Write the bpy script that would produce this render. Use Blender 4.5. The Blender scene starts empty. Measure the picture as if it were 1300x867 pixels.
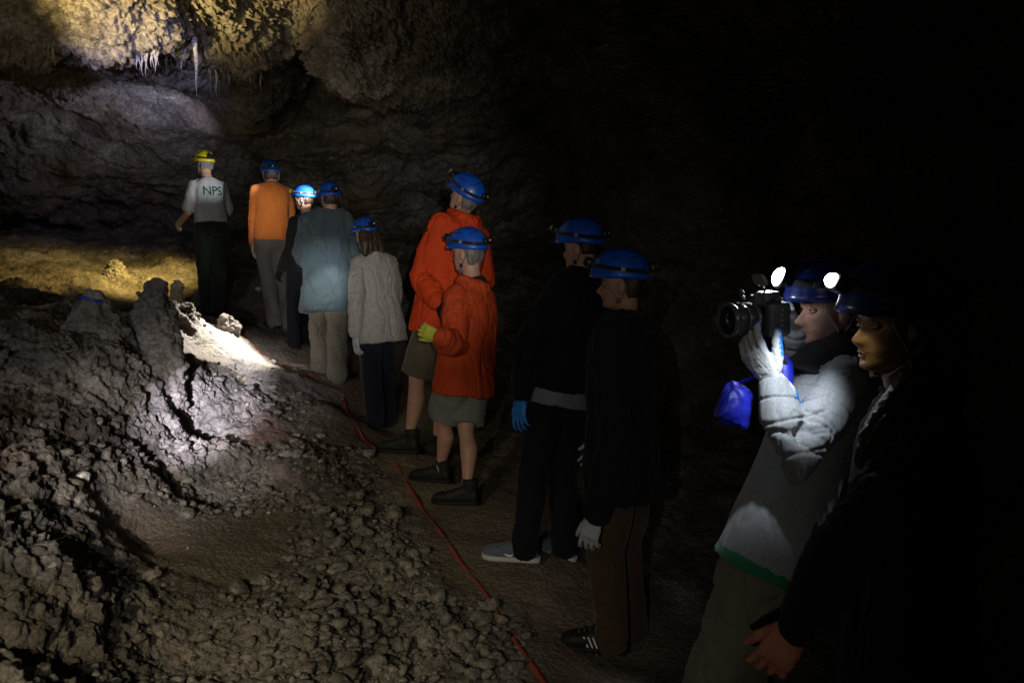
import bpy, math, random
import numpy as np
from mathutils import Vector, Matrix
random.seed(7)
rng = np.random.default_rng(11)
SC = bpy.context.scene
COL = SC.collection
# ------------------------------------------------------------------ camera
FPX = 1000.0                      # focal length in pixels of a 1300 wide frame
CAMZ = 1.75
PITCH = math.atan(133.5 / FPX)
cd = bpy.data.cameras.new('camera'); cam = bpy.data.objects.new('camera', cd); COL.objects.link(cam)
cd.sensor_width = 36; cd.lens = 36 * FPX / 1300; cd.clip_start = 0.05; cd.clip_end = 200
cam.location = (0, 0, CAMZ); cam.rotation_euler = (math.pi / 2 - PITCH, 0, 0)
SC.camera = cam
# ------------------------------------------------------------------ world (underground: almost nothing)
w = bpy.data.worlds.new('World'); SC.world = w; w.use_nodes = True
bg = w.node_tree.nodes['Background']
bg.inputs[0].default_value = (0.75, 0.85, 1.0, 1); bg.inputs[1].default_value = 0.0011
SC.view_settings.view_transform = 'Standard'; SC.view_settings.look = 'None'
SC.view_settings.exposure = 0; SC.view_settings.gamma = 1; SC.view_settings.use_curve_mapping = False
SC.cycles.use_denoising = True
SC.cycles.max_bounces = 5; SC.cycles.diffuse_bounces = 3; SC.cycles.glossy_bounces = 2
SC.cycles.transparent_max_bounces = 4; SC.cycles.sample_clamp_indirect = 1.0
SC.cycles.caustics_reflective = False; SC.cycles.caustics_refractive = False

_F = np.array([0, math.cos(PITCH), -math.sin(PITCH)]); _U = np.array([0, math.sin(PITCH), math.cos(PITCH)])
_R = np.array([1.0, 0, 0]); _C = np.array([0, 0, CAMZ])
def P(px, py, d):
    return _C + d * (_F + (px - 650) / FPX * _R - (py - 433.5) / FPX * _U)
def A(*v): return np.array(v, float)
def nrm(v):
    v = np.asarray(v, float); return v / (np.linalg.norm(v) + 1e-12)

# ------------------------------------------------------------------ spots: helmet lamps of the party, and added ones out of frame
def beam(name, pos, tgt, watt, deg, col, blend=.6, size=.02):
    l = bpy.data.lights.new(name, 'SPOT'); l.energy = watt; l.color = col
    l.spot_size = math.radians(deg); l.spot_blend = blend; l.shadow_soft_size = size
    o = bpy.data.objects.new(name, l); COL.objects.link(o)
    o.location = pos
    d = Vector(tgt) - Vector(pos); o.rotation_euler = d.to_track_quat('-Z', 'Y').to_euler()
    return o
WARM = (1, .77, .33); YEL = (1, .70, .20); COOL = (.9, .95, 1); LILAC = (.72, .7, 1); NEUT = (1, .93, .82)

SPOTS = [   # spots beside and behind the viewer, companions' lamps and added ones: name, from, to, watts, degrees, colour, blend
 ('headlamp_beam_ceiling_warm', (-3.4, 2.6, 1.8), P(205, -58, 5.8), 1600, 25, WARM, 1),  # added unseen spot, rakes the ceiling from outside the frame
 ('headlamp_beam_ceiling_wide', (-2.2, .3, 1.75), P(180, -60, 6.2), 110, 44, (1, .84, .6), 1),  # added unseen spot, broad wash over the ceiling
 ('headlamp_beam_cluster', (-.7, -.2, 1.9), P(175, 80, 6.0), 1700, 9.5, (.50, .5, 1), 1),
 ('headlamp_beam_party', (.2, -.7, 1.95), P(510, 265, 5.0), 430, 22, NEUT, 1.0),
 ('headlamp_beam_orange', (-1.2, -.5, 1.8), P(336, 268, 8.0), 900, 5, (1, .9, .75), 1.0),  # added spot out of frame, brightens the orange top alone
 ('headlamp_beam_back', (-.9, -.4, 1.5), P(414, 352, 6.9), 1500, 6, COOL, 1.0),  # added spot out of frame for the bright patch on the shirt back
 ('headlamp_beam_mound', (-.9, -.4, 1.6), P(262, 524, 5.1), 6500, 7.5, (.8, .78, 1), 1.0),  # added spot out of frame, frontal pool on the mound
 ('headlamp_beam_mound_edge', (-.9, -.4, 1.6), P(255, 540, 5.0), 700, 17, (.95, .9, .95), 1.0),  # added wider spot, softens the rim of the mound pool
 ('headlamp_beam_left', (-2.4, -.3, 1.9), P(110, 440, 4.6), 150, 42, (.9, .93, 1), 1.0),  # added cool fill for the left mound, nobody carries it
 ('headlamp_beam_fill', (-.5, -1.2, 2.1), P(310, 620, 4.0), 98, 70, NEUT, 1.0),  # added broad fill from behind the viewer
 ('headlamp_beam_corner', (-1.5, -.1, 1.9), P(-20, 880, 2.2), 190, 60, (1, .88, .58), 1.0),
]
for n_, a_, b_, w__, dg_, c_, bl_ in SPOTS: beam(n_, a_, b_, w__, dg_, c_, bl_)


# ------------------------------------------------------------------ numpy noise
def _hash(ix, iy, iz, seed=0):
    h = (ix.astype(np.int64) * 374761393 + iy.astype(np.int64) * 668265263 + iz.astype(np.int64) * 2147483647 * 3 + seed * 1274126177) & 0xFFFFFFFF
    h = ((h ^ (h >> 13)) * 1274126177) & 0xFFFFFFFF
    h = ((h ^ (h >> 16)) * 2246822519) & 0xFFFFFFFF
    return h ^ (h >> 15)
_G = np.array([(1,1,0),(-1,1,0),(1,-1,0),(-1,-1,0),(1,0,1),(-1,0,1),(1,0,-1),(-1,0,-1),(0,1,1),(0,-1,1),(0,1,-1),(0,-1,-1),(1,1,0),(-1,1,0),(0,-1,1),(0,-1,-1)], float)
def perlin(p, seed=0):
    i = np.floor(p).astype(np.int64); f = p - i; u = f * f * f * (f * (f * 6 - 15) + 10)
    out = 0
    for dx in (0, 1):
        wx = u[:, 0] if dx else 1 - u[:, 0]
        for dy in (0, 1):
            wy = u[:, 1] if dy else 1 - u[:, 1]
            for dz in (0, 1):
                wz = u[:, 2] if dz else 1 - u[:, 2]
                g = _G[_hash(i[:, 0] + dx, i[:, 1] + dy, i[:, 2] + dz, seed) & 15]
                d = g[:, 0] * (f[:, 0] - dx) + g[:, 1] * (f[:, 1] - dy) + g[:, 2] * (f[:, 2] - dz)
                out = out + wx * wy * wz * d
    return out
def fbm(p, oct=4, seed=0, ridged=False):
    a, s, t = 1.0, 0, 0
    for k in range(oct):
        n = perlin(p * 2 ** k + k * 17.3, seed + k)
        if ridged: n = .5 - abs(n) * 1.6
        s = s + a * n; a *= .5
    return s
def worley(p, seed=0):
    """distance to the nearest and second nearest feature point"""
    i = np.floor(p).astype(np.int64); f = p - i
    f1 = np.full(len(p), 9.); f2 = np.full(len(p), 9.)
    for dx in (-1, 0, 1):
        for dy in (-1, 0, 1):
            for dz in (-1, 0, 1):
                h = _hash(i[:, 0] + dx, i[:, 1] + dy, i[:, 2] + dz, seed)
                qx = dx + (h & 1023) / 1023. - f[:, 0]; qy = dy + ((h >> 10) & 1023) / 1023. - f[:, 1]; qz = dz + ((h >> 20) & 1023) / 1023. - f[:, 2]
                d = qx * qx + qy * qy + qz * qz
                m = d < f1
                f2 = np.where(m, f1, np.minimum(f2, d)); f1 = np.where(m, d, f1)
    return np.sqrt(f1), np.sqrt(f2)
def knobs(p, seed=0):
    f1, f2 = worley(p, seed)
    return np.clip(1 - f1 * 1.25, 0, 1) ** .7
def sstep(a, b, x):
    t = np.clip((x - a) / (b - a), 0, 1); return t * t * (3 - 2 * t)

# ------------------------------------------------------------------ materials
def mat(name, col, rough=.8, bump=None, vary=.15, vscale=6, spec=.3, metal=0, sheen=0, emit=None, bumpd=.002, col2=None, attr=None, coat=0, sss=0):
    m = bpy.data.materials.new(name); m.use_nodes = True; nt = m.node_tree; N = nt.nodes; L = nt.links
    b = N['Principled BSDF']
    b.inputs['Base Color'].default_value = (*col, 1); b.inputs['Roughness'].default_value = rough
    b.inputs['Metallic'].default_value = metal; b.inputs['Specular IOR Level'].default_value = spec
    if sheen: b.inputs['Sheen Weight'].default_value = sheen
    if coat: b.inputs['Coat Weight'].default_value = coat
    if sss:
        b.inputs['Subsurface Weight'].default_value = sss; b.inputs['Subsurface Radius'].default_value = (.01, .004, .002); b.inputs['Subsurface Scale'].default_value = .6
    tc = N.new('ShaderNodeTexCoord')
    if vary or col2:
        n = N.new('ShaderNodeTexNoise'); n.inputs['Scale'].default_value = vscale; n.inputs['Detail'].default_value = 6; n.inputs['Roughness'].default_value = .65
        L.new(tc.outputs['Object'], n.inputs['Vector'])
        r = N.new('ShaderNodeValToRGB'); r.color_ramp.elements[0].position = .32; r.color_ramp.elements[1].position = .68
        c2 = col2 or tuple(min(1, c * (1 + vary)) for c in col)
        c1 = col if col2 else tuple(c * (1 - vary) for c in col)
        r.color_ramp.elements[0].color = (*c1, 1); r.color_ramp.elements[1].color = (*c2, 1)
        L.new(n.outputs['Fac'], r.inputs['Fac']); L.new(r.outputs['Color'], b.inputs['Base Color'])
    if bump:
        n2 = N.new('ShaderNodeTexNoise'); n2.inputs['Scale'].default_value = bump; n2.inputs['Detail'].default_value = 5; n2.inputs['Roughness'].default_value = .6
        L.new(tc.outputs['Object'], n2.inputs['Vector'])
        bp = N.new('ShaderNodeBump'); bp.inputs['Strength'].default_value = .6; bp.inputs['Distance'].default_value = bumpd
        L.new(n2.outputs['Fac'], bp.inputs['Height']); L.new(bp.outputs['Normal'], b.inputs['Normal'])
    if emit:
        b.inputs['Emission Color'].default_value = (*emit[0], 1); b.inputs['Emission Strength'].default_value = emit[1]
    return m

def rockmat(name, dark, mid, pale, sand=None, scale=1.0, bd=.02, rust=None, ceil=None):
    """rock: colour from layered noise, fine relief from voronoi and noise bumps; 'sandy' attribute blends to fine soil"""
    m = bpy.data.materials.new(name); m.use_nodes = True; nt = m.node_tree; N = nt.nodes; L = nt.links
    b = N['Principled BSDF']; b.inputs['Roughness'].default_value = .85; b.inputs['Specular IOR Level'].default_value = .25
    tc = N.new('ShaderNodeTexCoord')
    n = N.new('ShaderNodeTexNoise'); n.inputs['Scale'].default_value = 2.2 * scale; n.inputs['Detail'].default_value = 10; n.inputs['Roughness'].default_value = .68
    L.new(tc.outputs['Object'], n.inputs['Vector'])
    r = N.new('ShaderNodeValToRGB'); e = r.color_ramp.elements
    e[0].position = .36; e[0].color = (*dark, 1); e[1].position = .66; e[1].color = (*pale, 1)
    x = e.new(.5); x.color = (*mid, 1)
    L.new(n.outputs['Fac'], r.inputs['Fac'])
    out = r.outputs['Color']
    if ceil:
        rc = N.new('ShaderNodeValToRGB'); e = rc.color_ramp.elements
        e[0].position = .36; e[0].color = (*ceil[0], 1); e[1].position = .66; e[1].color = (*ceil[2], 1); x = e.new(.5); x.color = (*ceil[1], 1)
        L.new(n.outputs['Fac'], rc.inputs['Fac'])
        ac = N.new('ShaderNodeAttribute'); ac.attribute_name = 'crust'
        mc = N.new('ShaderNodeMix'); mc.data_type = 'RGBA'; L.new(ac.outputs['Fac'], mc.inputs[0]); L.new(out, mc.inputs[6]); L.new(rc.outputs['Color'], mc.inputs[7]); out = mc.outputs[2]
    n3 = N.new('ShaderNodeTexNoise'); n3.inputs['Scale'].default_value = 26 * scale; n3.inputs['Detail'].default_value = 6; n3.inputs['Roughness'].default_value = .7
    L.new(tc.outputs['Object'], n3.inputs['Vector'])
    mr = N.new('ShaderNodeMapRange'); mr.inputs[1].default_value = .32; mr.inputs[2].default_value = .68; mr.inputs[3].default_value = .38; mr.inputs[4].default_value = 1.5
    L.new(n3.outputs['Fac'], mr.inputs[0])
    mx = N.new('ShaderNodeMix'); mx.data_type = 'RGBA'; mx.blend_type = 'MULTIPLY'; mx.inputs[0].default_value = 1
    L.new(out, mx.inputs[6]); L.new(mr.outputs[0], mx.inputs[7]); out = mx.outputs[2]
    if rust:
        n4 = N.new('ShaderNodeTexNoise'); n4.inputs['Scale'].default_value = .9; n4.inputs['Detail'].default_value = 5
        L.new(tc.outputs['Object'], n4.inputs['Vector'])
        mr2 = N.new('ShaderNodeMapRange'); mr2.inputs[1].default_value = .52; mr2.inputs[2].default_value = .68; mr2.inputs[4].default_value = .7
        L.new(n4.outputs['Fac'], mr2.inputs[0])
        m2 = N.new('ShaderNodeMix'); m2.data_type = 'RGBA'; m2.inputs[7].default_value = (*rust, 1)
        L.new(mr2.outputs[0], m2.inputs[0]); L.new(out, m2.inputs[6]); out = m2.outputs[2]
    if sand:
        at = N.new('ShaderNodeAttribute'); at.attribute_name = 'sandy'
        ns = N.new('ShaderNodeTexNoise'); ns.inputs['Scale'].default_value = 60; ns.inputs['Detail'].default_value = 8
        L.new(tc.outputs['Object'], ns.inputs['Vector'])
        rs = N.new('ShaderNodeValToRGB'); rs.color_ramp.elements[0].position = .35; rs.color_ramp.elements[1].position = .65
        rs.color_ramp.elements[0].color = (*[c * .75 for c in sand], 1); rs.color_ramp.elements[1].color = (*[c * 1.2 for c in sand], 1)
        L.new(ns.outputs['Fac'], rs.inputs['Fac'])
        m3 = N.new('ShaderNodeMix'); m3.data_type = 'RGBA'
        L.new(at.outputs['Fac'], m3.inputs[0]); L.new(out, m3.inputs[6]); L.new(rs.outputs['Color'], m3.inputs[7]); out = m3.outputs[2]
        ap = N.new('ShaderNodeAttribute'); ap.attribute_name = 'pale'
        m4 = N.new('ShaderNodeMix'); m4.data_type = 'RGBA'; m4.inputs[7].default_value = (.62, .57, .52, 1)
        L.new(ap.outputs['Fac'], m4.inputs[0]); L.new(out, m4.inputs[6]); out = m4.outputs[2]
        ar = N.new('ShaderNodeAttribute'); ar.attribute_name = 'rusty'
        m5 = N.new('ShaderNodeMix'); m5.data_type = 'RGBA'; m5.inputs[7].default_value = (.3, .12, .06, 1)
        L.new(ar.outputs['Fac'], m5.inputs[0]); L.new(out, m5.inputs[6]); out = m5.outputs[2]
    L.new(out, b.inputs['Base Color'])
    v = N.new('ShaderNodeTexVoronoi'); v.inputs['Scale'].default_value = 34 * scale; v.inputs['Detail'].default_value = 2
    L.new(tc.outputs['Object'], v.inputs['Vector'])
    nb = N.new('ShaderNodeTexNoise'); nb.inputs['Scale'].default_value = 55 * scale; nb.inputs['Detail'].default_value = 9; nb.inputs['Roughness'].default_value = .7
    L.new(tc.outputs['Object'], nb.inputs['Vector'])
    ma = N.new('ShaderNodeMath'); ma.operation = 'MULTIPLY_ADD'; ma.inputs[1].default_value = -.5
    L.new(v.outputs['Distance'], ma.inputs[0]); L.new(nb.outputs['Fac'], ma.inputs[2])
    bp = N.new('ShaderNodeBump'); bp.inputs['Strength'].default_value = .9; bp.inputs['Distance'].default_value = bd
    L.new(ma.outputs[0], bp.inputs['Height']); L.new(bp.outputs['Normal'], b.inputs['Normal'])
    return m

M = {}
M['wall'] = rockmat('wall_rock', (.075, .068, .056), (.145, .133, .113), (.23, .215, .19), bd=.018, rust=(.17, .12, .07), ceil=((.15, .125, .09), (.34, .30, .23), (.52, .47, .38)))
M['floor'] = rockmat('floor_rock', (.075, .065, .052), (.16, .142, .118), (.34, .305, .26), sand=(.20, .16, .122), bd=.030)
M['stone'] = rockmat('stone', (.10, .09, .075), (.19, .17, .145), (.30, .27, .23), scale=1.6, bd=.01)
M['flowstone'] = rockmat('flowstone', (.5, .46, .4), (.62, .58, .52), (.72, .69, .64), scale=2, bd=.004)
M['creamstone'] = rockmat('creamstone', (.4, .33, .2), (.55, .46, .3), (.65, .56, .4), scale=2, bd=.006)
def fabric(name, c, rough=.9, bump=260, bd=.0015, vary=.12, sheen=.15, vs=9): return mat(name, c, rough, bump, vary, vs, .15, sheen=sheen, bumpd=bd)
M['grey_tee'] = fabric('grey_cotton', (.42, .44, .45))
M['dark_green'] = fabric('dark_green_twill', (.018, .024, .02))
M['orange'] = fabric('orange_cotton', (.72, .22, .05))
M['grey_trouser'] = fabric('grey_trouser', (.15, .14, .135))
M['white_cotton'] = fabric('white_cotton', (.6, .6, .58))
M['teal_shirt'] = fabric('blue_grey_shirt', (.07, .10, .116))
M['khaki'] = fabric('khaki_grey', (.16, .145, .12))
M['tan_patch'] = fabric('tan_canvas', (.3, .26, .19))
M['fleece'] = fabric('pale_fleece', (.42, .4, .37), bump=140, bd=.004, vary=.25, vs=60)
M['navy'] = fabric('navy_denim', (.012, .014, .025))
M['red_shell'] = mat('red_orange_shell', (.60, .06, .014), .8, 90, .18, 5, .15, bumpd=.001)
M['red_shell_two'] = mat('red_orange_rain_shell', (.56, .075, .022), .8, 90, .18, 5, .15, bumpd=.001)
M['shorts_grey'] = fabric('shorts_grey', (.2, .21, .19))
M['shorts_brown'] = fabric('shorts_brown', (.12, .1, .075))
M['black_cloth'] = fabric('black_cloth', (.009, .010, .015), sheen=.05)
M['black_soft'] = fabric('black_soft', (.016, .016, .018), sheen=.05)
M['grey_hem'] = fabric('grey_knit', (.2, .22, .25))
M['brown'] = fabric('brown_canvas', (.075, .048, .028))
M['heather'] = fabric('heather_grey_jersey', (.235, .255, .275), bump=420, bd=.0012, vary=.22, vs=160)
M['green_hem'] = fabric('green_cotton', (.015, .16, .07))
M['olive'] = fabric('olive_ripstop', (.14, .145, .10))
M['skin'] = mat('skin', (.52, .3, .22), .5, 180, .08, 20, .35, bumpd=.0008, sss=.15)
M['skin_tan'] = mat('tan_skin', (.40, .22, .14), .5, 180, .08, 20, .35, bumpd=.0008, sss=.15)
M['lip'] = mat('lip', (.34, .15, .12), .4, None, .05)
M['eye_white'] = mat('eye_white', (.34, .32, .3), .15, None, 0, spec=.6)
M['iris'] = mat('iris', (.02, .012, .008), .1, None, 0, spec=.7)
M['hair_dark'] = mat('dark_brown_hair', (.05, .03, .02), .45, 120, .3, 40, .4, bumpd=.004)
M['hair_grey'] = mat('grey_hair', (.2, .18, .17), .6, 120, .3, 40, .3, bumpd=.004)
M['blue_helmet'] = mat('blue_helmet_shell', (.008, .085, .52), .38, 300, .25, 16, .5, coat=.2, bumpd=.0002)
M['deep_blue_helmet'] = mat('deep_blue_helmet_shell', (.008, .022, .15), .3, 300, .06, 5, .5, coat=.3, bumpd=.0002)
M['yellow_helmet'] = mat('yellow_helmet_shell', (.82, .7, .015), .28, 300, .06, 5, .5, coat=.4, bumpd=.0002)
M['black_plastic'] = mat('black_plastic', (.012, .012, .013), .4, 200, .1, 30, .4, bumpd=.0003)
M['grey_plastic'] = mat('grey_plastic', (.2, .2, .21), .4, 200, .1, 30, .4, bumpd=.0003)
M['strap'] = fabric('black_webbing', (.02, .02, .022))
M['strap_grey'] = fabric('grey_webbing', (.16, .16, .17))
M['white_mark'] = mat('white_print', (.7, .7, .7), .5, None, 0)
M['red_mark'] = mat('red_print', (.6, .03, .02), .5, None, 0)
M['green_print'] = mat('green_print', (.01, .08, .035), .7, None, 0)
M['lens_off'] = mat('lamp_lens', (.25, .25, .25), .1, None, 0, spec=.8)
M['lens_yellow'] = mat('lamp_rim_yellow', (.8, .85, .02), .3, None, 0, spec=.5)
M['lit_white'] = mat('lit_lamp', (1, 1, 1), .3, None, 0, emit=((.95, .97, 1), 38))
M['metal'] = mat('steel', (.5, .5, .5), .3, None, 0, metal=1)
M['glove_cream'] = fabric('cream_knit_glove', (.5, .47, .38), bump=300)
M['glove_yellow'] = fabric('yellow_green_glove', (.5, .5, .06))
M['glove_blue'] = mat('blue_rubber_glove', (.03, .2, .62), .45, 200, .1, 20, .4, bumpd=.0006)
M['glove_grey'] = fabric('grey_knit_glove', (.46, .48, .5), bump=380, bd=.001)
M['glove_pink'] = mat('worn_leather_glove', (.42, .17, .1), .7, 120, .25, 30, .2, bumpd=.002)
M['boot'] = mat('dark_boot_leather', (.02, .018, .016), .6, 120, .3, 20, .3, bumpd=.002)
M['sole'] = mat('black_rubber', (.012, .012, .012), .7, None, .2)
M['sneaker'] = fabric('grey_sneaker_mesh', (.11, .13, .17), bump=500)
M['sole_white'] = mat('pale_foam_sole', (.5, .5, .52), .6, None, .1)
M['lime'] = mat('lime_trim', (.4, .55, .05), .5, None, 0)
M['tape_red'] = mat('red_flagging', (.42, .05, .035), .6, 30, .2, 9, .3, bumpd=.002, col2=(.16, .07, .05))
M['tape_blue'] = mat('blue_flagging', (.02, .05, .3), .5, 30, .2, 12, .4, bumpd=.002)
M['nylon_blue'] = mat('blue_nylon', (.012, .02, .42), .45, 60, .2, 25, .5, bumpd=.003)
M['cam_body'] = mat('camera_rubber', (.075, .077, .08), .45, 500, .1, 60, .5, bumpd=.0006)
M['cam_gloss'] = mat('camera_gloss', (.06, .062, .066), .22, None, 0, spec=.6)
M['cam_grip'] = mat('ribbed_rubber', (.03, .03, .03), .6, 300, .2, 80, .4, bumpd=.001)
M['glass'] = mat('lens_glass', (.01, .012, .02), .05, None, 0, spec=1)

# ------------------------------------------------------------------ object helpers
def tag(o, label=None, cat=None, group=None, kind=None):
    if label: o['label'] = label
    if cat: o['category'] = cat
    if group: o['group'] = group
    if kind: o['kind'] = kind
    return o
def empty(name, loc, label, cat, group=None):
    o = bpy.data.objects.new(name, None); COL.objects.link(o); o.location = loc; o.empty_display_size = .1
    return tag(o, label, cat, group)
def worldloc(o):
    v = np.zeros(3)
    while o is not None:
        v = v + np.array(o.location); o = o.parent
    return v
def mesh_obj(name, V, F, m, parent=None, smooth=True, attrs=None):
    """V in world metres; the object sits at its parent's origin"""
    V = np.asarray(V, float)
    if parent is not None: V = V - worldloc(parent)
    me = bpy.data.meshes.new(name)
    F = np.asarray(F) if not isinstance(F, list) else F
    if isinstance(F, np.ndarray):
        k = F.shape[1]
        me.vertices.add(len(V)); me.vertices.foreach_set('co', V.ravel().astype(np.float32))
        me.loops.add(F.size); me.loops.foreach_set('vertex_index', F.ravel().astype(np.int32))
        me.polygons.add(len(F)); me.polygons.foreach_set('loop_start', np.arange(0, F.size, k, dtype=np.int32))
        me.update(calc_edges=True)
    else:
        me.from_pydata([tuple(v) for v in V], [], [tuple(int(i) for i in f) for f in F])
        me.update()
    if smooth: me.polygons.foreach_set('use_smooth', [True] * len(me.polygons))
    for k_, a in (attrs or {}).items():
        at = me.attributes.new(k_, 'FLOAT', 'POINT'); at.data.foreach_set('value', np.asarray(a, np.float32))
    for mm in (m if isinstance(m, (list, tuple)) else [m]): me.materials.append(mm)
    o = bpy.data.objects.new(name, me); COL.objects.link(o)
    if parent is not None: o.parent = parent
    return o

class Soup:
    def __init__(s): s.V = []; s.F = []; s.n = 0
    def add(s, V, F):
        V = np.asarray(V, float); s.V.append(V); s.F += [tuple(i + s.n for i in f) for f in F]; s.n += len(V); return s
    def loft(s, rings, n=20, cap=True):
        """rings: (centre, u, v, power) with u and v the half axes as vectors"""
        V = []; F = []
        th = np.linspace(0, 2 * math.pi, n, endpoint=False)
        for r in rings:
            c, u, v = [np.asarray(q, float) for q in r[:3]]; pw = r[3] if len(r) > 3 else 1.0
            ct, st = np.cos(th), np.sin(th)
            a = np.sign(ct) * abs(ct) ** pw; b = np.sign(st) * abs(st) ** pw
            V.append(c + a[:, None] * u + b[:, None] * v)
        k = len(rings); V = np.concatenate(V)
        for i in range(k - 1):
            for j in range(n):
                F.append((i * n + j, i * n + (j + 1) % n, (i + 1) * n + (j + 1) % n, (i + 1) * n + j))
        if cap:
            V = np.vstack([V, rings[0][0], rings[-1][0]]); a, b = len(V) - 2, len(V) - 1
            for j in range(n):
                F.append((a, (j + 1) % n, j)); F.append((b, (k - 1) * n + j, (k - 1) * n + (j + 1) % n))
        return s.add(V, F)
    def tube(s, pts, rads, n=14, round_ends=True, flat=None):
        pts = [np.asarray(p, float) for p in pts]; rings = []
        if not hasattr(rads, '__len__'): rads = [rads] * len(pts)
        up = None
        for i, p in enumerate(pts):
            t = nrm(pts[min(i + 1, len(pts) - 1)] - pts[max(i - 1, 0)])
            if up is None:
                up = A(0, 0, 1) if abs(t[2]) < .9 else A(1, 0, 0)
            u = nrm(np.cross(t, up)); v = np.cross(u, t); up = v
            r = rads[i]; fl = 1 if flat is None else flat
            if i == 0 and round_ends:
                for q in (0.98, .75, .4): rings.append((p - t * r * q, u * r * math.sqrt(1 - q * q), v * r * fl * math.sqrt(1 - q * q)))
            rings.append((p, u * r, v * r * fl))
            if i == len(pts) - 1 and round_ends:
                for q in (.4, .75, .98): rings.append((p + t * r * q, u * r * math.sqrt(1 - q * q), v * r * fl * math.sqrt(1 - q * q)))
        return s.loft(rings, n)
    def ell(s, c, u, v, w_, n=18, m=10):
        rings = []
        for k in range(m + 1):
            a = -math.pi / 2 + math.pi * k / m; a = max(-1.5, min(1.5, a))
            rings.append((np.asarray(c) + np.asarray(w_) * math.sin(a), np.asarray(u) * math.cos(a), np.asarray(v) * math.cos(a)))
        return s.loft(rings, n)
    def box(s, c, u, v, w_, r=.25):
        """rounded box, half axes u v w"""
        c, u, v, w_ = [np.asarray(q, float) for q in (c, u, v, w_)]
        prof = [(-1, .78), (-.93, .93), (-.8, 1), (.8, 1), (.93, .93), (1, .78)]
        return s.loft([(c + w_ * a, u * b, v * b, r) for a, b in prof], 28)
    def raw(s, name, m, parent, smooth=True):
        return mesh_obj(name, np.concatenate(s.V), s.F, m, parent, smooth)

def smooth_np(V, E, it=3, lam=.5):
    n = len(V); cnt = np.bincount(E.ravel(), minlength=n).astype(float)[:, None]; cnt[cnt == 0] = 1
    for _ in range(it):
        S = np.zeros_like(V)
        for k in range(3):
            S[:, k] = np.bincount(E[:, 0], V[E[:, 1], k], n) + np.bincount(E[:, 1], V[E[:, 0], k], n)
        V = V + lam * (S / cnt - V)
    return V
def fuse(name, soup, vox, m, parent, it=3, disp=None, post=None):
    """union of all the closed shapes of the soup into ONE continuous skin"""
    me = bpy.data.meshes.new('tmp'); me.from_pydata([tuple(v) for v in np.concatenate(soup.V)], [], soup.F); me.update()
    o = bpy.data.objects.new('tmp', me); COL.objects.link(o)
    md = o.modifiers.new('r', 'REMESH'); md.mode = 'VOXEL'; md.voxel_size = vox; md.adaptivity = 0
    dg = bpy.context.evaluated_depsgraph_get(); dg.update()
    ev = o.evaluated_get(dg); e = ev.to_mesh()
    n = len(e.vertices); V = np.empty(n * 3, np.float32); e.vertices.foreach_get('co', V); V = V.reshape(-1, 3).astype(float)
    E = np.empty(len(e.edges) * 2, np.int32); e.edges.foreach_get('vertices', E); E = E.reshape(-1, 2)
    k = np.empty(len(e.loops), np.int32); e.loops.foreach_get('vertex_index', k)
    ls = np.empty(len(e.polygons), np.int32); e.polygons.foreach_get('loop_total', ls)
    quads = (ls == 4).all()
    F = k.reshape(-1, 4) if quads else [tuple(p.vertices) for p in e.polygons]
    ev.to_mesh_clear(); bpy.data.objects.remove(o); bpy.data.meshes.remove(me)
    V = smooth_np(V, E, it)
    if disp is not None:
        Fq = F if quads else np.array([f[:3] for f in F])
        a, b, c = V[Fq[:, 0]], V[Fq[:, 1]], V[Fq[:, 2]]; fn = np.cross(b - a, c - a)
        Nn = np.zeros_like(V)
        for kk in range(Fq.shape[1]):
            for q in range(3): Nn[:, q] += np.bincount(Fq[:, kk], fn[:, q], n)
        Nn /= np.linalg.norm(Nn, axis=1)[:, None] + 1e-12
        V = V + Nn * disp(V)[:, None]
    ob = mesh_obj(name, V, F, m, parent)
    if post is not None: post(ob, V)
    return ob
def folds(amp=.008, f=(13, 13, 4), seed=0, segs=(), samp=.006, sf=22):
    """cloth relief: soft drapes everywhere, tight cross creases along the given limb segments"""
    f = np.array(f, float)
    def d(V):
        wv = V + .03 * np.stack([perlin(V * 6, 50), perlin(V * 6, 51), perlin(V * 6, 52)], 1)
        r = fbm(wv * f * .8, 2, seed); r2 = perlin(wv * f * 1.9 + 4, seed + 9); out = amp * (1.2 * r - .75 * np.exp(-(r * 11) ** 2) - .35 * np.exp(-(r2 * 10) ** 2) * (r > 0) + .25)
        for (a, b, wgt) in segs:
            a = np.asarray(a); b = np.asarray(b); ab = b - a; L = np.linalg.norm(ab)
            t = (V - a) @ ab / (L * L); dist = np.linalg.norm(V - (a + np.clip(t, 0, 1)[:, None] * ab), axis=1)
            mask = (dist < .11) * sstep(-.15, .1, t) * (1 - sstep(1.0, 1.2, t))
            q = np.stack([t * L * sf, *(V @ np.stack([nrm(np.cross(ab, [0, 0, 1.])), nrm(np.cross(ab, [.3, 1, 0.]))], 1)).T * 2.6], 1)
            n = perlin(q + seed * 3.1, seed + 5)
            n2 = perlin(q * A(.55, 1, 1) + seed * 1.7 + 8, seed + 7)
            out = out + mask * samp * wgt * (.3 - 1.0 * np.exp(-(n * 12) ** 2) + .9 * n2)
        return out
    return d
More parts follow.
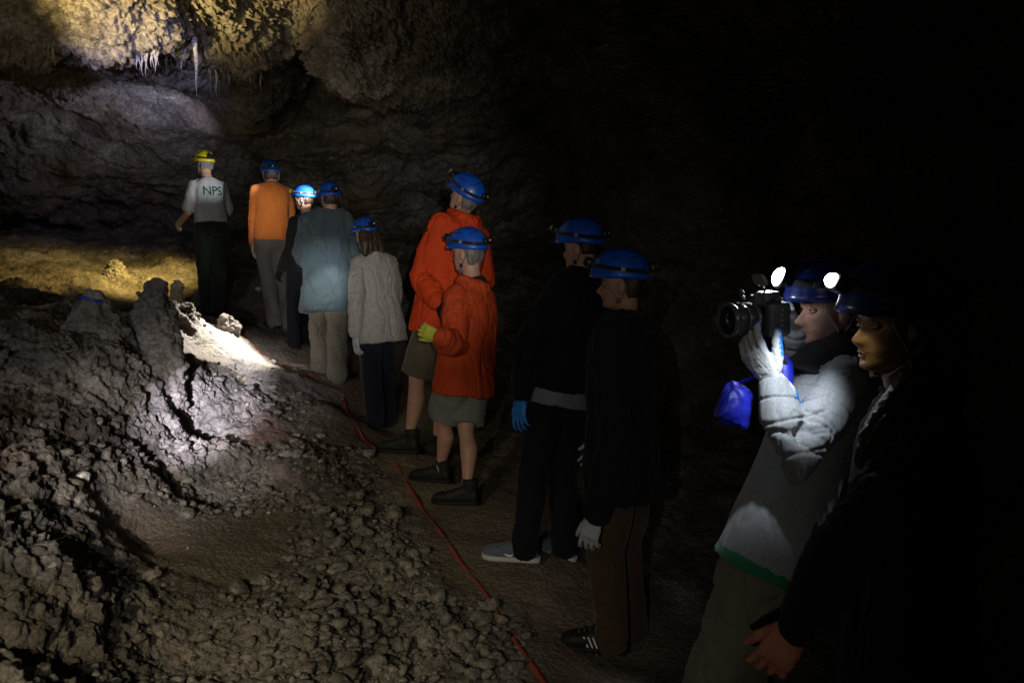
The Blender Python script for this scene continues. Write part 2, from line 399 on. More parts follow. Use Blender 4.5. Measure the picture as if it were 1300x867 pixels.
# ------------------------------------------------------------------ human pieces
def frame(yaw, pitch=0, roll=0):
    """columns: right, forward, up. yaw 0 looks away from the camera (+Y), 90 looks to the left (-X); pitch up positive"""
    y, p, r = map(math.radians, (yaw, pitch, roll))
    Mz = Matrix.Rotation(y, 3, 'Z'); Mx = Matrix.Rotation(p, 3, 'X'); My = Matrix.Rotation(r, 3, 'Y')
    return np.array(Mz @ Mx @ My)
def interp(x, xs, ys): return np.interp(x, xs, ys)
def cint(x, xs, ys):
    """smooth interpolation through the points"""
    x = np.asarray(x, float); xs = np.array(xs, float); ys = np.array(ys, float)
    m = np.gradient(ys, xs); i = np.clip(np.searchsorted(xs, x) - 1, 0, len(xs) - 2)
    h = xs[i + 1] - xs[i]; t = np.clip((x - xs[i]) / h, 0, 1)
    return (2*t**3 - 3*t**2 + 1) * ys[i] + (t**3 - 2*t**2 + t) * h * m[i] + (-2*t**3 + 3*t**2) * ys[i + 1] + (t**3 - t**2) * h * m[i + 1]
HZ = [-.118, -.108, -.095, -.078, -.062, -.045, -.02, 0, .022, .045, .07, .09, .108, .120]
HF = [.045, .074, .082, .079, .083, .080, .078, .077, .088, .092, .084, .066, .038, .008]
HB = [-.005, -.022, -.040, -.058, -.070, -.080, -.092, -.098, -.101, -.098, -.088, -.072, -.045, -.01]
HW = [.022, .036, .046, .054, .060, .065, .070, .0725, .074, .0735, .068, .057, .036, .008]
def head_verts(female=False, nz=110, nphi=120, nose=1.0):
    z = np.linspace(-.118, .120, nz); ph = np.linspace(0, 2 * math.pi, nphi, endpoint=False)
    Z, PH = np.meshgrid(z, ph, indexing='ij')
    yf, yb, wd = cint(Z, HZ, HF), cint(Z, HZ, HB), cint(Z, HZ, HW)
    if female: wd = wd * .95; yf = yf * .985
    s, c = np.sin(PH), np.cos(PH)
    X = wd * np.sign(s) * abs(s) ** .92
    yc = -.004
    Y = np.where(c > 0, yc + (yf - yc) * abs(c) ** .78, yc + (yb - yc) * abs(c) ** .95)
    face = (c > 0).astype(float)
    g = lambda q, w_: np.exp(-(q / w_) ** 2)
    nb = cint(Z, [-.118, -.064, -.057, -.050, -.042, -.036, -.025, -.010, .004, .016, .03, .12], [0, 0, .006, .019, .031, .0315, .024, .014, .006, .002, 0, 0])
    ns = np.interp(Z, [-.06, -.045, -.03, 0, .02], [.013, .0115, .0095, .0075, .010])
    Y = Y + face * nose * nb * g(X, ns * 1.15)
    for sg in (-1, 1):
        Y = Y + face * .009 * g(X - sg * .0135, .0065) * g(Z + .044, .0085)          # nostril wings
        Y = Y - face * .0145 * g(X - sg * .031, .0165) * g(Z - .001, .0125)          # eye sockets
        Y = Y + face * .0055 * g(X - sg * .030, .022) * g(Z - .0215, .0075)          # brow
        Y = Y + face * .005 * g(X - sg * .044, .016) * g(Z + .024, .016)            # cheekbone
        Y = Y - face * .003 * g(X - sg * .028, .008) * g(Z + .058, .018)            # fold by the mouth
    lw = 1.25 if female else 1
    Y = Y + face * .0042 * lw * g(X, .019) * g(Z + .0665, .0048) + face * .0050 * lw * g(X, .018) * g(Z + .0785, .005) - face * .0050 * g(X, .021) * g(Z + .0725, .0024)
    Y = Y - face * .004 * g(X, .02) * g(Z + .088, .005) + face * .004 * g(X, .014) * g(Z + .102, .008)
    V = np.stack([X, Y, Z], -1).reshape(-1, 3); F = []
    for i in range(nz - 1):
        for j in range(nphi):
            F.append((i * nphi + j, i * nphi + (j + 1) % nphi, (i + 1) * nphi + (j + 1) % nphi, (i + 1) * nphi + j))
    V = np.vstack([V, [0, .02, -.119], [0, 0, .121]]); a = len(V) - 2
    # winding above is inward when phi turns clockwise: flip
    for j in range(nphi):
        F.append((a, (j + 1) % nphi, j)); F.append((a + 1, (nz - 1) * nphi + j, (nz - 1) * nphi + (j + 1) % nphi))
    F = [tuple(reversed(f)) for f in F]
    return V, F

def hand(name, wrist, fwd, palm, side, m, parent, s=1.0, curl=(.35, .45, .5, .55), thumb=(.6, .3), vox=.003, cuff=None, m2=None, spread=.10, fat=1.0):
    """wrist point, fwd = direction of the fingers, palm = palm normal, side +1 when the thumb is on +cross(fwd,palm)"""
    f = nrm(fwd); n = nrm(np.asarray(palm) - np.dot(palm, f) * f); t = np.cross(f, n) * side
    W = np.asarray(wrist, float); S = Soup()
    S.loft([(W + f * a * s, t * b * s, n * c * s, .8) for a, b, c in ((-.02, .028, .020), (0, .030, .021), (.03, .040, .019), (.06, .044, .017), (.088, .043, .015), (.096, .040, .010))], 20)
    lens = ((.045, .026, .022), (.050, .030, .024), (.046, .028, .023), (.036, .022, .020))
    for k in range(4):
        x = (.032 - .0215 * k); base = W + f * .085 * s + t * x * s
        ang = 0; p = base; d0 = nrm(f + t * (1.5 - k) * spread); pts = [base - f * .02 * s, base]
        for q in range(3):
            ang += curl[k] * (1.0 if q else .8); d = nrm(d0 * math.cos(ang) + n * math.sin(ang))
            p = p + d * lens[k][q] * s; pts.append(p)
        S.tube(pts, [.0095 * s * fat, .0098 * s * fat, .0092 * s * fat, .0084 * s * fat, .0072 * s * fat], 12)
    b = W + f * .022 * s + t * .026 * s + n * .006 * s
    d1 = nrm(f * math.cos(thumb[0]) + t * math.sin(thumb[0]) + n * thumb[1]); d2 = nrm(d1 * .8 + f * .5 + n * thumb[1] * .8); 
    S.tube([b, b + d1 * .045 * s, b + d1 * .045 * s + d2 * .032 * s, b + d1 * .045 * s + d2 * .032 * s + nrm(d2 + n * .3) * .026 * s], [.0165 * s, .0125 * s * fat, .0108 * s * fat, .0085 * s * fat], 12)
    if cuff: S.tube([W - f * cuff * s, W - f * .01 * s], [.036 * s, .032 * s], 18)
    o = fuse(name, S, vox, [m, m2] if m2 else m, parent, 2, folds(.0012, (60, 60, 60), 3))
    if m2:   # rubber coated palm side and fingertips
        me = o.data; org = worldloc(o)
        nv = np.array([p.normal[:] for p in me.polygons]); cv = np.array([p.center[:] for p in me.polygons]) + org
        ax = (cv - W) @ f; th = (cv - W) @ t
        idx = ((nv @ n > .25) & (ax > .03 * s)) | (ax > .150 * s) | ((th > .060 * s) & (nv @ n > -.5))
        me.polygons.foreach_set('material_index', idx.astype(np.int32))
    return o

def shoe(name, heel, fwd, m, msole, parent, s=1.0, boot=False, swoosh=None, stripes=None, laces=True):
    """heel = point on the ground under the ankle"""
    f = nrm([fwd[0], fwd[1], 0]); r = np.cross(f, [0, 0, 1.]); u = A(0, 0, 1); H = np.asarray(heel, float)
    h = .0 if not boot else .01
    S = Soup()
    pr = [(-.085, .020, .030, .055), (-.075, .034, .045, .085), (-.04, .038, .052, .095), (0, .037, .052, .095), (.05, .042, .043, .078), (.10, .048, .034, .058), (.15, .048, .028, .046), (.185, .038, .024, .040), (.203, .018, .018, .034)]
    S.loft([(H + f * a * s + u * (.018 + c) * s, r * b * s, u * c * s, .75) for a, b, c, t in pr], 22)
    top = .165 if boot else .095
    S.loft([(H + f * (-.035 + .0) * s + u * .05 * s, r * .037 * s, f * .050 * s), (H + f * -.035 * s + u * .09 * s, r * .039 * s, f * .048 * s), (H + f * -.04 * s + u * top * s, r * .045 * s, f * .050 * s)], 20)
    o = fuse(name, S, .006, m, parent, 2, folds(.002, (30, 30, 30), 2))
    T = Soup(); z = [(-.096, .018), (-.085, .034), (-.04, .041), (0, .040), (.05, .046), (.10, .052), (.15, .052), (.19, .042), (.212, .018)]
    T.loft([(H + f * a * s + u * .016 * s, r * b * s, u * .015 * s, .5) for a, b in z], 20)
    T.raw('sole', msole, o)
    if laces:
        for k in range(4):
            L = Soup(); a = .045 + .024 * k; zz = (.018 + np.interp(a, [p[0] for p in pr], [2 * p[2] for p in pr]) + .002)
            L.tube([H + (f * a - r * .026 + u * (zz - .012)) * s, H + (f * (a + .006) + u * (zz + .001)) * s, H + (f * a + r * .026 + u * (zz - .012)) * s], .0025 * s, 8)
            L.raw('lace', M['strap_grey'], o)
    return o, (f, r, u, H)

def flat_shape(name, poly, c, ax, ay, nrmv, th, m, parent):
    """thin raised emblem: 2D polygon (metres) in the plane ax,ay"""
    n = len(poly); V = []; c = np.asarray(c)
    for q in (0, th): V += [c + np.asarray(ax) * x + np.asarray(ay) * y + np.asarray(nrmv) * q for x, y in poly]
    F = [tuple(range(n, 2 * n)), tuple(range(n - 1, -1, -1))] + [(i, (i + 1) % n, n + (i + 1) % n, n + i) for i in range(n)]
    return mesh_obj(name, V, F, m, parent, False)

def helmet(hc, Fr, m, parent, s=1.0, lrad=.024, lit=False, lamp=True, rear=True, midstrap=False, yellow_rim=False, mark=True, fine=False, hook=False):
    """hc = head centre, Fr = head frame"""
    R, Fw, U = Fr[:, 0], Fr[:, 1], Fr[:, 2]
    c = hc + U * .045 * s + Fw * .0 * s
    to = lambda x, y, z: c + (R * x + Fw * y + U * z) * s
    na, nz_ = 72, 26
    V = []; F = []
    ai, bi, hi = .104, .137, .112
    for shell in (0, 1):
        k = 1 - .05 * shell
        for i in range(nz_ + 1):
            e = i / nz_ * math.pi / 2
            for j in range(na):
                a = 2 * math.pi * j / na; sx, cy = math.sin(a), math.cos(a)
                rr = math.cos(e) ** .86 if e < math.pi / 2 - 1e-6 else 0; zz = math.sin(e) ** 1.0
                x = ai * sx * rr * k; y = bi * cy * rr * k; z = hi * zz * k
                ridge = .0045 * math.exp(-((x) / .014) ** 2) + .003 * math.exp(-((abs(x) - .052) / .010) ** 2)
                if shell == 0 and i > 2: z += ridge * (zz ** .5); 
                if i == 0: x *= 1.045; y *= 1.05; z -= .010
                if i == 1: x *= 1.025; y *= 1.03
                if i <= 2: z -= .014 * (1 - i / 3) * (max(0, -cy) ** 1.5) + .006 * abs(sx) * (1 - i / 3)
                z += -.006 * max(0, cy) ** 2 * (i <= 1)
                V.append(to(x, y, z))
    N1 = (nz_ + 1) * na
    for i in range(nz_):
        for j in range(na):
            a, b, cc, d = i * na + j, i * na + (j + 1) % na, (i + 1) * na + (j + 1) % na, (i + 1) * na + j
            F.append((a, d, cc, b)); F.append((N1 + a, N1 + b, N1 + cc, N1 + d))
    for j in range(na): F.append((j, (j + 1) % na, N1 + (j + 1) % na, N1 + j))
    hel = mesh_obj('helmet', V, F, m, parent)
    sv = Soup()
    # vents: dark slots on the crown
    def surf(a, e, off=0.0):
        rr = math.cos(e) ** .86; x = ai * math.sin(a) * rr; y = bi * math.cos(a) * rr; z = hi * math.sin(e)
        ridge = .0045 * math.exp(-((x) / .014) ** 2) + .003 * math.exp(-((abs(x) - .052) / .010) ** 2)
        p = A(x, y, z + ridge * math.sin(e) ** .5); nn = nrm([x / ai ** 2, y / bi ** 2, z / hi ** 2]); return p + nn * off, nn
    for sg in (-1, 1):
        for (a0, a1, e0, e1) in ((28, 44, 40, 45), (70, 92, 42, 46), (118, 142, 38, 44), (150, 166, 52, 58)):
            pts = []
            for q in range(5):
                a = math.radians(a0 + (a1 - a0) * q / 4) * sg; e = math.radians(e0 + (e1 - e0) * q / 4); p, nn = surf(a, e, .0012); pts.append(to(*p))
            VS = Soup(); VS.tube(pts, [.0025 * s, .006 * s, .0072 * s, .006 * s, .0025 * s], 10, flat=.45); VS.raw('vent_slot', M['black_plastic'], hel)
    # lamp band all round
    B = []; FB = []; e0 = math.radians(13); nb = 72
    for j in range(nb):
        a = 2 * math.pi * j / nb; e = e0 + math.radians(8) * math.cos(a)
        for (de, off) in ((-.085, .0008), (-.085, .0034), (.085, .0034), (.085, .0008)):
            p, nn = surf(a, e + de, off); B.append(to(*p))
    for j in range(nb):
        for q in range(4): FB.append((j * 4 + q, ((j + 1) % nb) * 4 + q, ((j + 1) % nb) * 4 + (q + 1) % 4, j * 4 + (q + 1) % 4))
    mesh_obj('lamp_band', B, [tuple(reversed(f)) for f in FB], M['strap'], hel)
    for sg in (-1, 1):          # small clips on the band
        for a_ in (55, 100, 140):
            a = math.radians(a_) * sg; p, nn = surf(a, e0 + math.radians(8) * math.cos(a), .004)
            q = Soup(); q.box(to(*p), (R * math.cos(a) - Fw * math.sin(a)) * .010 * s, U * .009 * s, (R * nn[0] + Fw * nn[1] + U * nn[2]) * .003 * s); q.raw('band_clip', M['black_plastic' if a_ != 100 else 'grey_plastic'], hel)
    if midstrap:
        B = []; FB = []
        for j in range(24):
            t = math.radians(8 + 164 * j / 23); 
            e = t if t < math.pi / 2 else math.pi - t; a = 0 if t < math.pi / 2 else math.pi
            for (x, off) in ((-.010, .001), (-.010, .004), (.010, .004), (.010, .001)):
                p, nn = surf(a, e, off); B.append(to(p[0] + x, p[1], p[2]))
        for j in range(23):
            for q in range(4): FB.append((j * 4 + q, (j + 1) * 4 + q, (j + 1) * 4 + (q + 1) % 4, j * 4 + (q + 1) % 4))
        mesh_obj('crown_strap', B, FB, M['strap'], hel)
    e = e0 + math.radians(8)
    if lamp:
        p, nn = surf(0, e, .016); q = Soup(); d = nrm(Fw * nn[1] + U * nn[2]); v = nrm(np.cross(R, d))
        q.box(to(*p), R * .031 * s, v * .022 * s, d * .017 * s, .5)
        hl = q.raw('headlamp', M['lens_yellow' if yellow_rim else 'black_plastic'], hel)
        q = Soup(); pp = to(*surf(0, e, .027 if lit else .034)[0])
        rad = lrad if lit else .016
        q.loft([(pp + d * a * s, R * b * s, v * b * s) for a, b in ((-.006, rad * 1.15), (.004, rad * 1.2), (.006, rad * 1.05))], 24); q.raw('bezel', M['black_plastic'], hl)
        q = Soup(); q.loft([(pp + d * a * s, R * b * s, v * b * s) for a, b in ((.004, rad * 1.0), (.010, rad * .97), (.017, rad * .8), (.022, rad * .5), (.024, rad * .12))], 24)
        q.raw('lamp_lens', M['lit_white' if lit else 'lens_off'], hl)
        lamp_pos = pp + d * .045 * s
    else: lamp_pos = to(0, .17, .02)
    if rear:
        e = e0 - math.radians(6); p, nn = surf(math.pi, e + .1, .014); d = nrm(Fw * nn[1] + U * nn[2]); v = nrm(np.cross(R, d)); q = Soup()
        q.box(to(*p), R * .034 * s, v * .021 * s, d * .014 * s, .5); bp_ = q.raw('battery_pack', M['black_plastic'], hel)
        if mark:
            cc = to(*surf(math.pi, e + .1, .0285)[0])
            flat_shape('badge', [(.009 * s * math.cos(t), .007 * s * math.sin(t)) for t in np.linspace(0, 2 * math.pi, 12, endpoint=False)], cc + R * .008 * s, R, v, d, .001, M['white_mark'], bp_)
            flat_shape('badge_stripe', [(-.005 * s, -.0015 * s), (.005 * s, -.0015 * s), (.005 * s, .0015 * s), (-.005 * s, .0015 * s)], cc + R * .008 * s + d * .0012, R, v, d, .0008, M['red_mark'], bp_)
    if hook:
        q = Soup(); b = surf(math.radians(60), math.radians(52), .001)[0]; q.tube([to(*(b + A(*o_))) for o_ in ((0, -.012, .0), (0.004, -.006, .012), (.004, .006, .014), (.002, .012, .006), (0, .006, -.004))], .0022 * s, 8); q.raw('headlamp_hook', M['strap_grey'], hel)
    # chin straps
    for sg in (-1, 1):
        for (y0, y1) in ((.055, -.002), (-.075, -.006)):
            B = Soup(); hz = lambda x, y, z: hc + (R * x + Fw * y + U * z) * s
            B.tube([hz(sg * .084, y0, .035), hz(sg * .082, (y0 + .01) * .75, 0), hz(sg * .076, y1 + (y0 - y1) * .3, -.045), hz(sg * .066, y1, -.075)], .0065 * s, 8, flat=.25)
            B.raw('chin_strap', M['strap_grey'], hel)
        B = Soup(); B.box(hz(sg * .069, -.003, -.072), Fw * .009 * s, U * .011 * s, R * .004 * s); B.raw('strap_buckle', M['black_plastic'], hel)
    B = Soup(); B.tube([hz(.066, -.003, -.078), hz(.045, .03, -.115), hz(0, .052, -.126), hz(-.045, .03, -.115), hz(-.066, -.003, -.078)], .006 * s, 8, flat=.3); B.raw('chin_strap', M['strap_grey'], hel)
    return hel, lamp_pos

def hair_cap(hc, Fr, m, parent, s=1.0, low=-.05, thick=.008, long=None):
    R, Fw, U = Fr[:, 0], Fr[:, 1], Fr[:, 2]; S = Soup(); rings = []
    for z in np.linspace(low, .10, 12):
        k = 1 if z > low + .01 else .9
        yb = float(cint(z, HZ, HB)) - thick * k; yf = float(np.interp(z, [low, -.02, .03, .06, .1], [-.03, -.012, .03, .07, .05])); wd = float(cint(z, HZ, HW)) + thick * .6 * k
        rings.append((hc + (Fw * (yb + yf) / 2 + U * z) * s, R * wd * s, Fw * (yf - yb) / 2 * s, .9))
    S.loft(rings, 28)
    if long:
        for pts, r in long: S.tube(pts, r, 14)
    return fuse('hair', S, .006, m, parent, 2, folds(.005, (60, 60, 18), 9))

class Person: pass
def person(label, D, foot, top, neck, hip, yaw, hyaw=None, hpitch=0, hroll=0, hel='blue_helmet', skin='skin', hair='hair_dark', hairlow=-.055, longhair=None,
           armL=None, armR=None, ankL=None, ankR=None, toeL=None, toeR=None, jacket=None, trousers=None, shoes=None, gloves=None, vox=.008, H=None, female=False,
           knL=None, knR=None, hkw={}, sw=.165, hs=None, hipdd=0, neckdd=0, topdd=0, tw=1.0, drop=0):
    """places a figure from its head, neck, hip and foot positions at distance D; limbs given as pixels plus a depth offset"""
    p = Person(); p.D = D
    base = P(foot[0], foot[1], D); 
    Ht = H or (foot[1] - top[1]) * D / FPX
    s = Ht / 1.83; p.s = s; hs = hs or s
    root = empty('person', tuple(base), label, 'person'); p.root = root
    hyaw = yaw if hyaw is None else hyaw
    T = frame(yaw); TR, TF, TU = T[:, 0], T[:, 1], T[:, 2]; Fr = frame(hyaw, hpitch, hroll); p.T = T; p.Fr = Fr
    hc = P(top[0], top[1], D + topdd) - Fr[:, 2] * .150 * hs; p.hc = hc       # top = crown of the helmet
    nk = P(neck[0], neck[1], D + neckdd); hp = P(hip[0], hip[1], D + hipdd); p.nk = nk; p.hp = hp
    sp = nrm(nk - hp); Lt = np.linalg.norm(nk - hp); p.sp = sp
    rt = nrm(TR - np.dot(TR, sp) * sp); fw = np.cross(sp, rt); p.rt = rt; p.fw = fw   # right, forward of the trunk
    shL = nk - sp * .085 * s - rt * sw * s * tw; shR = nk - sp * .085 * s + rt * sw * s * tw; p.sh = (shL, shR)
    def limb(spec, sh, sg):
        if spec is None: spec = ((.12, -.05, -1), (.0, .25, -1))
        if spec[0] == 'px':
            e, w_ = P(*spec[1][:2], D + spec[1][2]), P(*spec[2][:2], D + spec[2][2])
        else:
            du, df = spec
            v = lambda q: nrm(rt * q[0] * sg + fw * q[1] + A(0, 0, 1) * q[2])
            e = sh + v(du) * .30 * s; w_ = e + v(df) * .26 * s
        return e, w_
    eL, wL = limb(armL, shL, -1); eR, wR = limb(armR, shR, 1); p.el = (eL, eR); p.wr = (wL, wR)
    hL, hR = hp - rt * .09 * s, hp + rt * .09 * s
    if ankL is None: ankL = (foot[0] - 8 * 8 / D, foot[1], 0)
    if ankR is None: ankR = (foot[0] + 8 * 8 / D, foot[1], 0)
    gL, gR = P(ankL[0], ankL[1], D + ankL[2]), P(ankR[0], ankR[1], D + ankR[2])     # ground points under the ankles
    aL, aR = gL + A(0, 0, .10 * s), gR + A(0, 0, .10 * s)
    kn = lambda h, a, k: P(k[0], k[1], D + k[2]) if k else (h + a) / 2 + fw * .035 * s + A(0, 0, .02)
    kL, kR = kn(hL, aL, knL), kn(hR, aR, knR); p.kn = (kL, kR); p.an = (aL, aR); p.hj = (hL, hR)
    # --- the body: one continuous skin
    S = Soup()
    hv, hf = head_verts(female, 90 if vox < .005 else 60, 100 if vox < .005 else 64, 1.0 if not female else .88)
    S.add(hc + (hv * hs) @ Fr.T, hf)
    lh = lambda x, y, z: hc + Fr @ (A(x, y, z) * hs)
    for sg in (-1, 1):
        ec = lh(sg * .073, -.012, -.012)
        S.ell(ec, Fr[:, 1] * .018 * hs, Fr[:, 2] * .031 * hs, (Fr[:, 0] * sg * .9 - Fr[:, 1] * .45) * .011 * hs)
    S.tube([lh(0, -.025, -.04), lh(0, -.028, -.10), (lh(0, -.03, -.12) + nk) / 2, nk - sp * .04 * s], [.056 * hs, .055 * hs, .058 * s, .065 * s], 20)
    lv = [(0, .16, .10), (.15, .165, .105), (.35, .145, .095), (.6, .165, .11), (.8, .175, .11), (.9, .15, .09), (1, .07, .06)]
    S.loft([(hp + (nk - hp) * t, rt * a * s * tw, fw * b * s, .85) for t, a, b in lv], 24)
    la = s * (.82 if (jacket or {}).get('sleeve', 1) > .5 else 1.0)
    for sh, e, w_ in ((shL, eL, wL), (shR, eR, wR)):
        S.tube([nk - sp * .05 * s, nk * .45 + sh * .55 - sp * .012 * s, sh], [.055 * s, .050 * s, .046 * s], 16)
        S.tube([sh, (sh + e) / 2, e, (e * .6 + w_ * .4), w_], [.050 * la, .046 * la, .039 * la, .038 * la, .027 * s], 16)
    lg = s * (.72 if trousers and not trousers.get('short') else 1.0)
    for h, k, a in ((hL, kL, aL), (hR, kR, aR)):
        S.tube([h, (h + k) / 2, k, k * .86 + a * .14 - fw * .006 * s, k * .66 + a * .34 - fw * .022 * s, k * .4 + a * .6 - fw * .012 * s, a * .85 + k * .15, a - A(0, 0, .03 * s)], [.092 * lg, .075 * lg, .057 * lg, .050 * lg, .060 * lg, .047 * lg, .034 * lg, .038 * lg], 18)
    p.body = fuse('body', S, vox, M[skin], root, 2 if vox > .005 else 1)
    for sg in (-1, 1):
        E = Soup(); ec = lh(sg * .031, .0635, .0005); E.ell(ec, Fr[:, 0] * .0115 * hs, Fr[:, 1] * .0115 * hs, Fr[:, 2] * .0115 * hs, 16, 10); eo = E.raw('eye', M['eye_white'], p.body)
        E = Soup(); E.ell(ec + Fr[:, 1] * .0078 * hs, Fr[:, 0] * .0062 * hs, Fr[:, 1] * .0045 * hs, Fr[:, 2] * .0062 * hs, 12, 8); E.raw('iris', M['iris'], eo)
        if vox < .006:
            E = Soup(); E.tube([lh(sg * .014, .091, .017), lh(sg * .027, .091, .0235), lh(sg * .047, .078, .019)], [.0022 * hs, .0034 * hs, .0015 * hs], 8); E.raw('eyebrow', M[hair], p.body)
            for zz, yy in ((.0072, .0765), (-.0075, .0745)):
                E = Soup(); E.tube([lh(sg * .019, yy - .004, zz * .3), lh(sg * .031, yy + .0015, zz), lh(sg * .043, yy - .009, zz * .3)], [.0025 * hs, .0042 * hs, .0025 * hs], 8); E.raw('eyelid', M[skin], p.body)
    if vox < .006:
        for zz, hh, ww in ((-.0668, .0024, .017), (-.0782, .0032, .016)):
            yy = float(cint(zz, HZ, HF)) + (.0035 if female else .0025) - .001
            E = Soup(); E.tube([lh(-ww, yy - .007, -.0725), lh(-ww * .4, yy - .0005, zz), lh(ww * .4, yy - .0005, zz), lh(ww, yy - .007, -.0725)], [.001 * hs, hh * hs, hh * hs, .001 * hs], 10, flat=.9); E.raw('lip', M['lip'], p.body)
    p.hair = hair_cap(hc, Fr, M[hair], root, hs, hairlow, long=longhair(p) if longhair else None)
    p.helmet, p.lamp = helmet(hc, Fr, M[hel], root, hs, **hkw)
    # --- jacket or shirt
    if jacket:
        J = dict(mat='black_cloth', fit=.02, hem=.05, sleeve=1.0, collar=.03, hood=False, flare=.02, name='jacket', amp=.009, cuffr=.044, samp=.007); J.update(jacket)
        S = Soup(); q = J['fit']; hemp = hp - sp * J['hem'] * s
        L2 = nk - hemp
        jl = [(0, .175 + J['flare'], .12 + J['flare'] * .8), (.22, .172 + J['flare'] * .6, .12 + J['flare'] * .5), (.45, .162 + J['flare'] * .3, .115), (.7, .172, .12), (.82, .168, .112), (.91, .140, .096), (.97, .098, .08), (1.0, .07, .07)]
        rg = [(hemp + L2 * t, rt * (a + q) * s * tw, fw * (b + q) * s, .82) for t, a, b in jl]
        if J['collar']: rg += [(nk + sp * J['collar'] * .5 * s, rt * (.068 + q * .5) * s, fw * (.066 + q * .5) * s), (nk + sp * J['collar'] * s + fw * .01, rt * (.066 + q * .4) * s, fw * (.066 + q * .4) * s)]
        S.loft(rg, 30)
        for sh, e, w_ in ((shL, eL, wL), (shR, eR, wR)):
            fl = J['sleeve']; S.tube([nk - sp * .055 * s, nk * .45 + sh * .55 - sp * .014 * s, sh - sp * .005], [(.058 + q * .6) * s, (.053 + q * .8) * s, (.050 + q * .8) * s], 18)
            if fl < .55:
                c_ = sh + (e - sh) * fl * 2; S.tube([sh, (sh + c_) / 2, c_], [(.052 + q) * s, (.055 + q) * s, (.058 + q) * s], 18, flat=None)
            else:
                ww = e + (w_ - e) * .97
                S.tube([sh, (sh + e) / 2, e, (e + ww) / 2, ww], [(.050 + q * .8) * s, (.050 + q) * s, (.044 + q) * s, (.041 + q) * s, (J['cuffr'] + q * .5) * s], 20)
        if J['hood']:
            hb = nk + sp * .01 * s - fw * .055 * s
            S.tube([nk + rt * .095 * s + fw * .03 * s + sp * .02 * s, hb + rt * .085 * s - sp * .01 * s, hb - fw * .035 * s - sp * .035 * s, hb - rt * .085 * s - sp * .01 * s, nk - rt * .095 * s + fw * .03 * s + sp * .02 * s], [.028 * s, .04 * s, .05 * s, .04 * s, .028 * s], 16)
            S.loft([(hb - fw * .03 * s - sp * .14 * s, rt * .03 * s, fw * .02 * s), (hb - fw * .03 * s - sp * .07 * s, rt * .085 * s, fw * .035 * s), (hb - fw * .01 * s + sp * .0 * s, rt * .10 * s, fw * .045 * s)], 20)
        segs = [(shL, eL, .6), (eL, wL, 1.0), (shR, eR, .6), (eR, wR, 1.0), (hp, hemp + sp * .12, .8)]
        if J['sleeve'] < .55: segs = segs[4:]
        p.jacket = fuse(J['name'], S, min(vox, .008) if vox < .006 else .008, M[J['mat']], root, 4, folds(J['amp'], (11, 11, 4), int(D * 10), segs, J['samp']))
        p.hem = hemp
    if trousers:
        Q = dict(mat='navy', r=(.10, .078, .068), short=False, low=.03, amp=.007, drop=.04, name='trousers'); Q.update(trousers)
        S = Soup(); wa = hp + sp * .13 * s
        S.loft([(wa, rt * .150 * s * tw, fw * .104 * s), (hp + sp * .05 * s, rt * .165 * s * tw, fw * .114 * s), (hp - sp * .04 * s, rt * .178 * s * tw, fw * .122 * s), (hp - sp * .10 * s, rt * .17 * s * tw, fw * .11 * s)], 26)
        for h, k, a in ((hL, kL, aL), (hR, kR, aR)):
            if Q['short']:
                e_ = k + (h - k) * .08; dv = nrm(h - e_); u = nrm(np.cross(dv, fw)); v = np.cross(u, dv)
                S.loft([(h, u * Q['r'][0] * s, v * Q['r'][0] * s), ((h + e_) / 2, u * Q['r'][1] * s * 1.2, v * Q['r'][1] * s * 1.2), (e_, u * Q['r'][1] * s * 1.18, v * Q['r'][1] * s * 1.2)], 22)
            else:
                r0, r1, r2 = Q['r']; an = a - A(0, 0, Q['low'] * s); kk = k
                S.tube([h, (h + k) / 2, kk, (k * .5 + a * .5), a + A(0, 0, .04 * s), an], [r0 * s, r0 * .92 * s, r1 * s, (r1 + r2) / 2 * s * 1.0, r2 * s, r2 * s * 1.04], 20)
        segs = [(hL, kL, .5), (kL, aL, 1), (hR, kR, .5), (kR, aR, 1)]
        p.trousers = fuse(Q['name'], S, min(vox, .008) if vox < .006 else .008, M[Q['mat']], root, 2, folds(Q['amp'], (9, 9, 5), int(D * 7), segs, .0045, 14))
    if shoes:
        p.shoes = []
        for g, td, a in ((gL, toeL, aL), (gR, toeR, aR)):
            f = frame(td if td is not None else yaw)[:, 1]
            p.shoes.append(shoe('boot' if shoes.get('boot') else 'shoe', g + f * .02, f, M[shoes['mat']], M[shoes.get('sole', 'sole')], root, s * 1.02, shoes.get('boot', False)))
    if gloves:
        for k, sg in ((0, -1), (1, 1)):
            if gloves[k] is None: continue
            G = dict(curl=(.4, .45, .5, .55)); G.update(gloves[k]); e, w_ = p.el[k], p.wr[k]
            f = nrm(w_ - e) if 'fwd' not in G else nrm(G['fwd']); pn = G.get('palm', -rt * sg)
            hand(G.get('name', 'glove'), w_ + f * .01, f, pn, G.get('side', None) or (1 if np.dot(np.cross(f, nrm(pn)), fw) > 0 else -1), M[G['mat']], root, s * G.get('sz', 1.0), G['curl'], G.get('thumb', (.6, .3)), G.get('vox', .004), G.get('cuff', .05), M[G['mat2']] if 'mat2' in G else None, G.get('spread', .1))
    return p
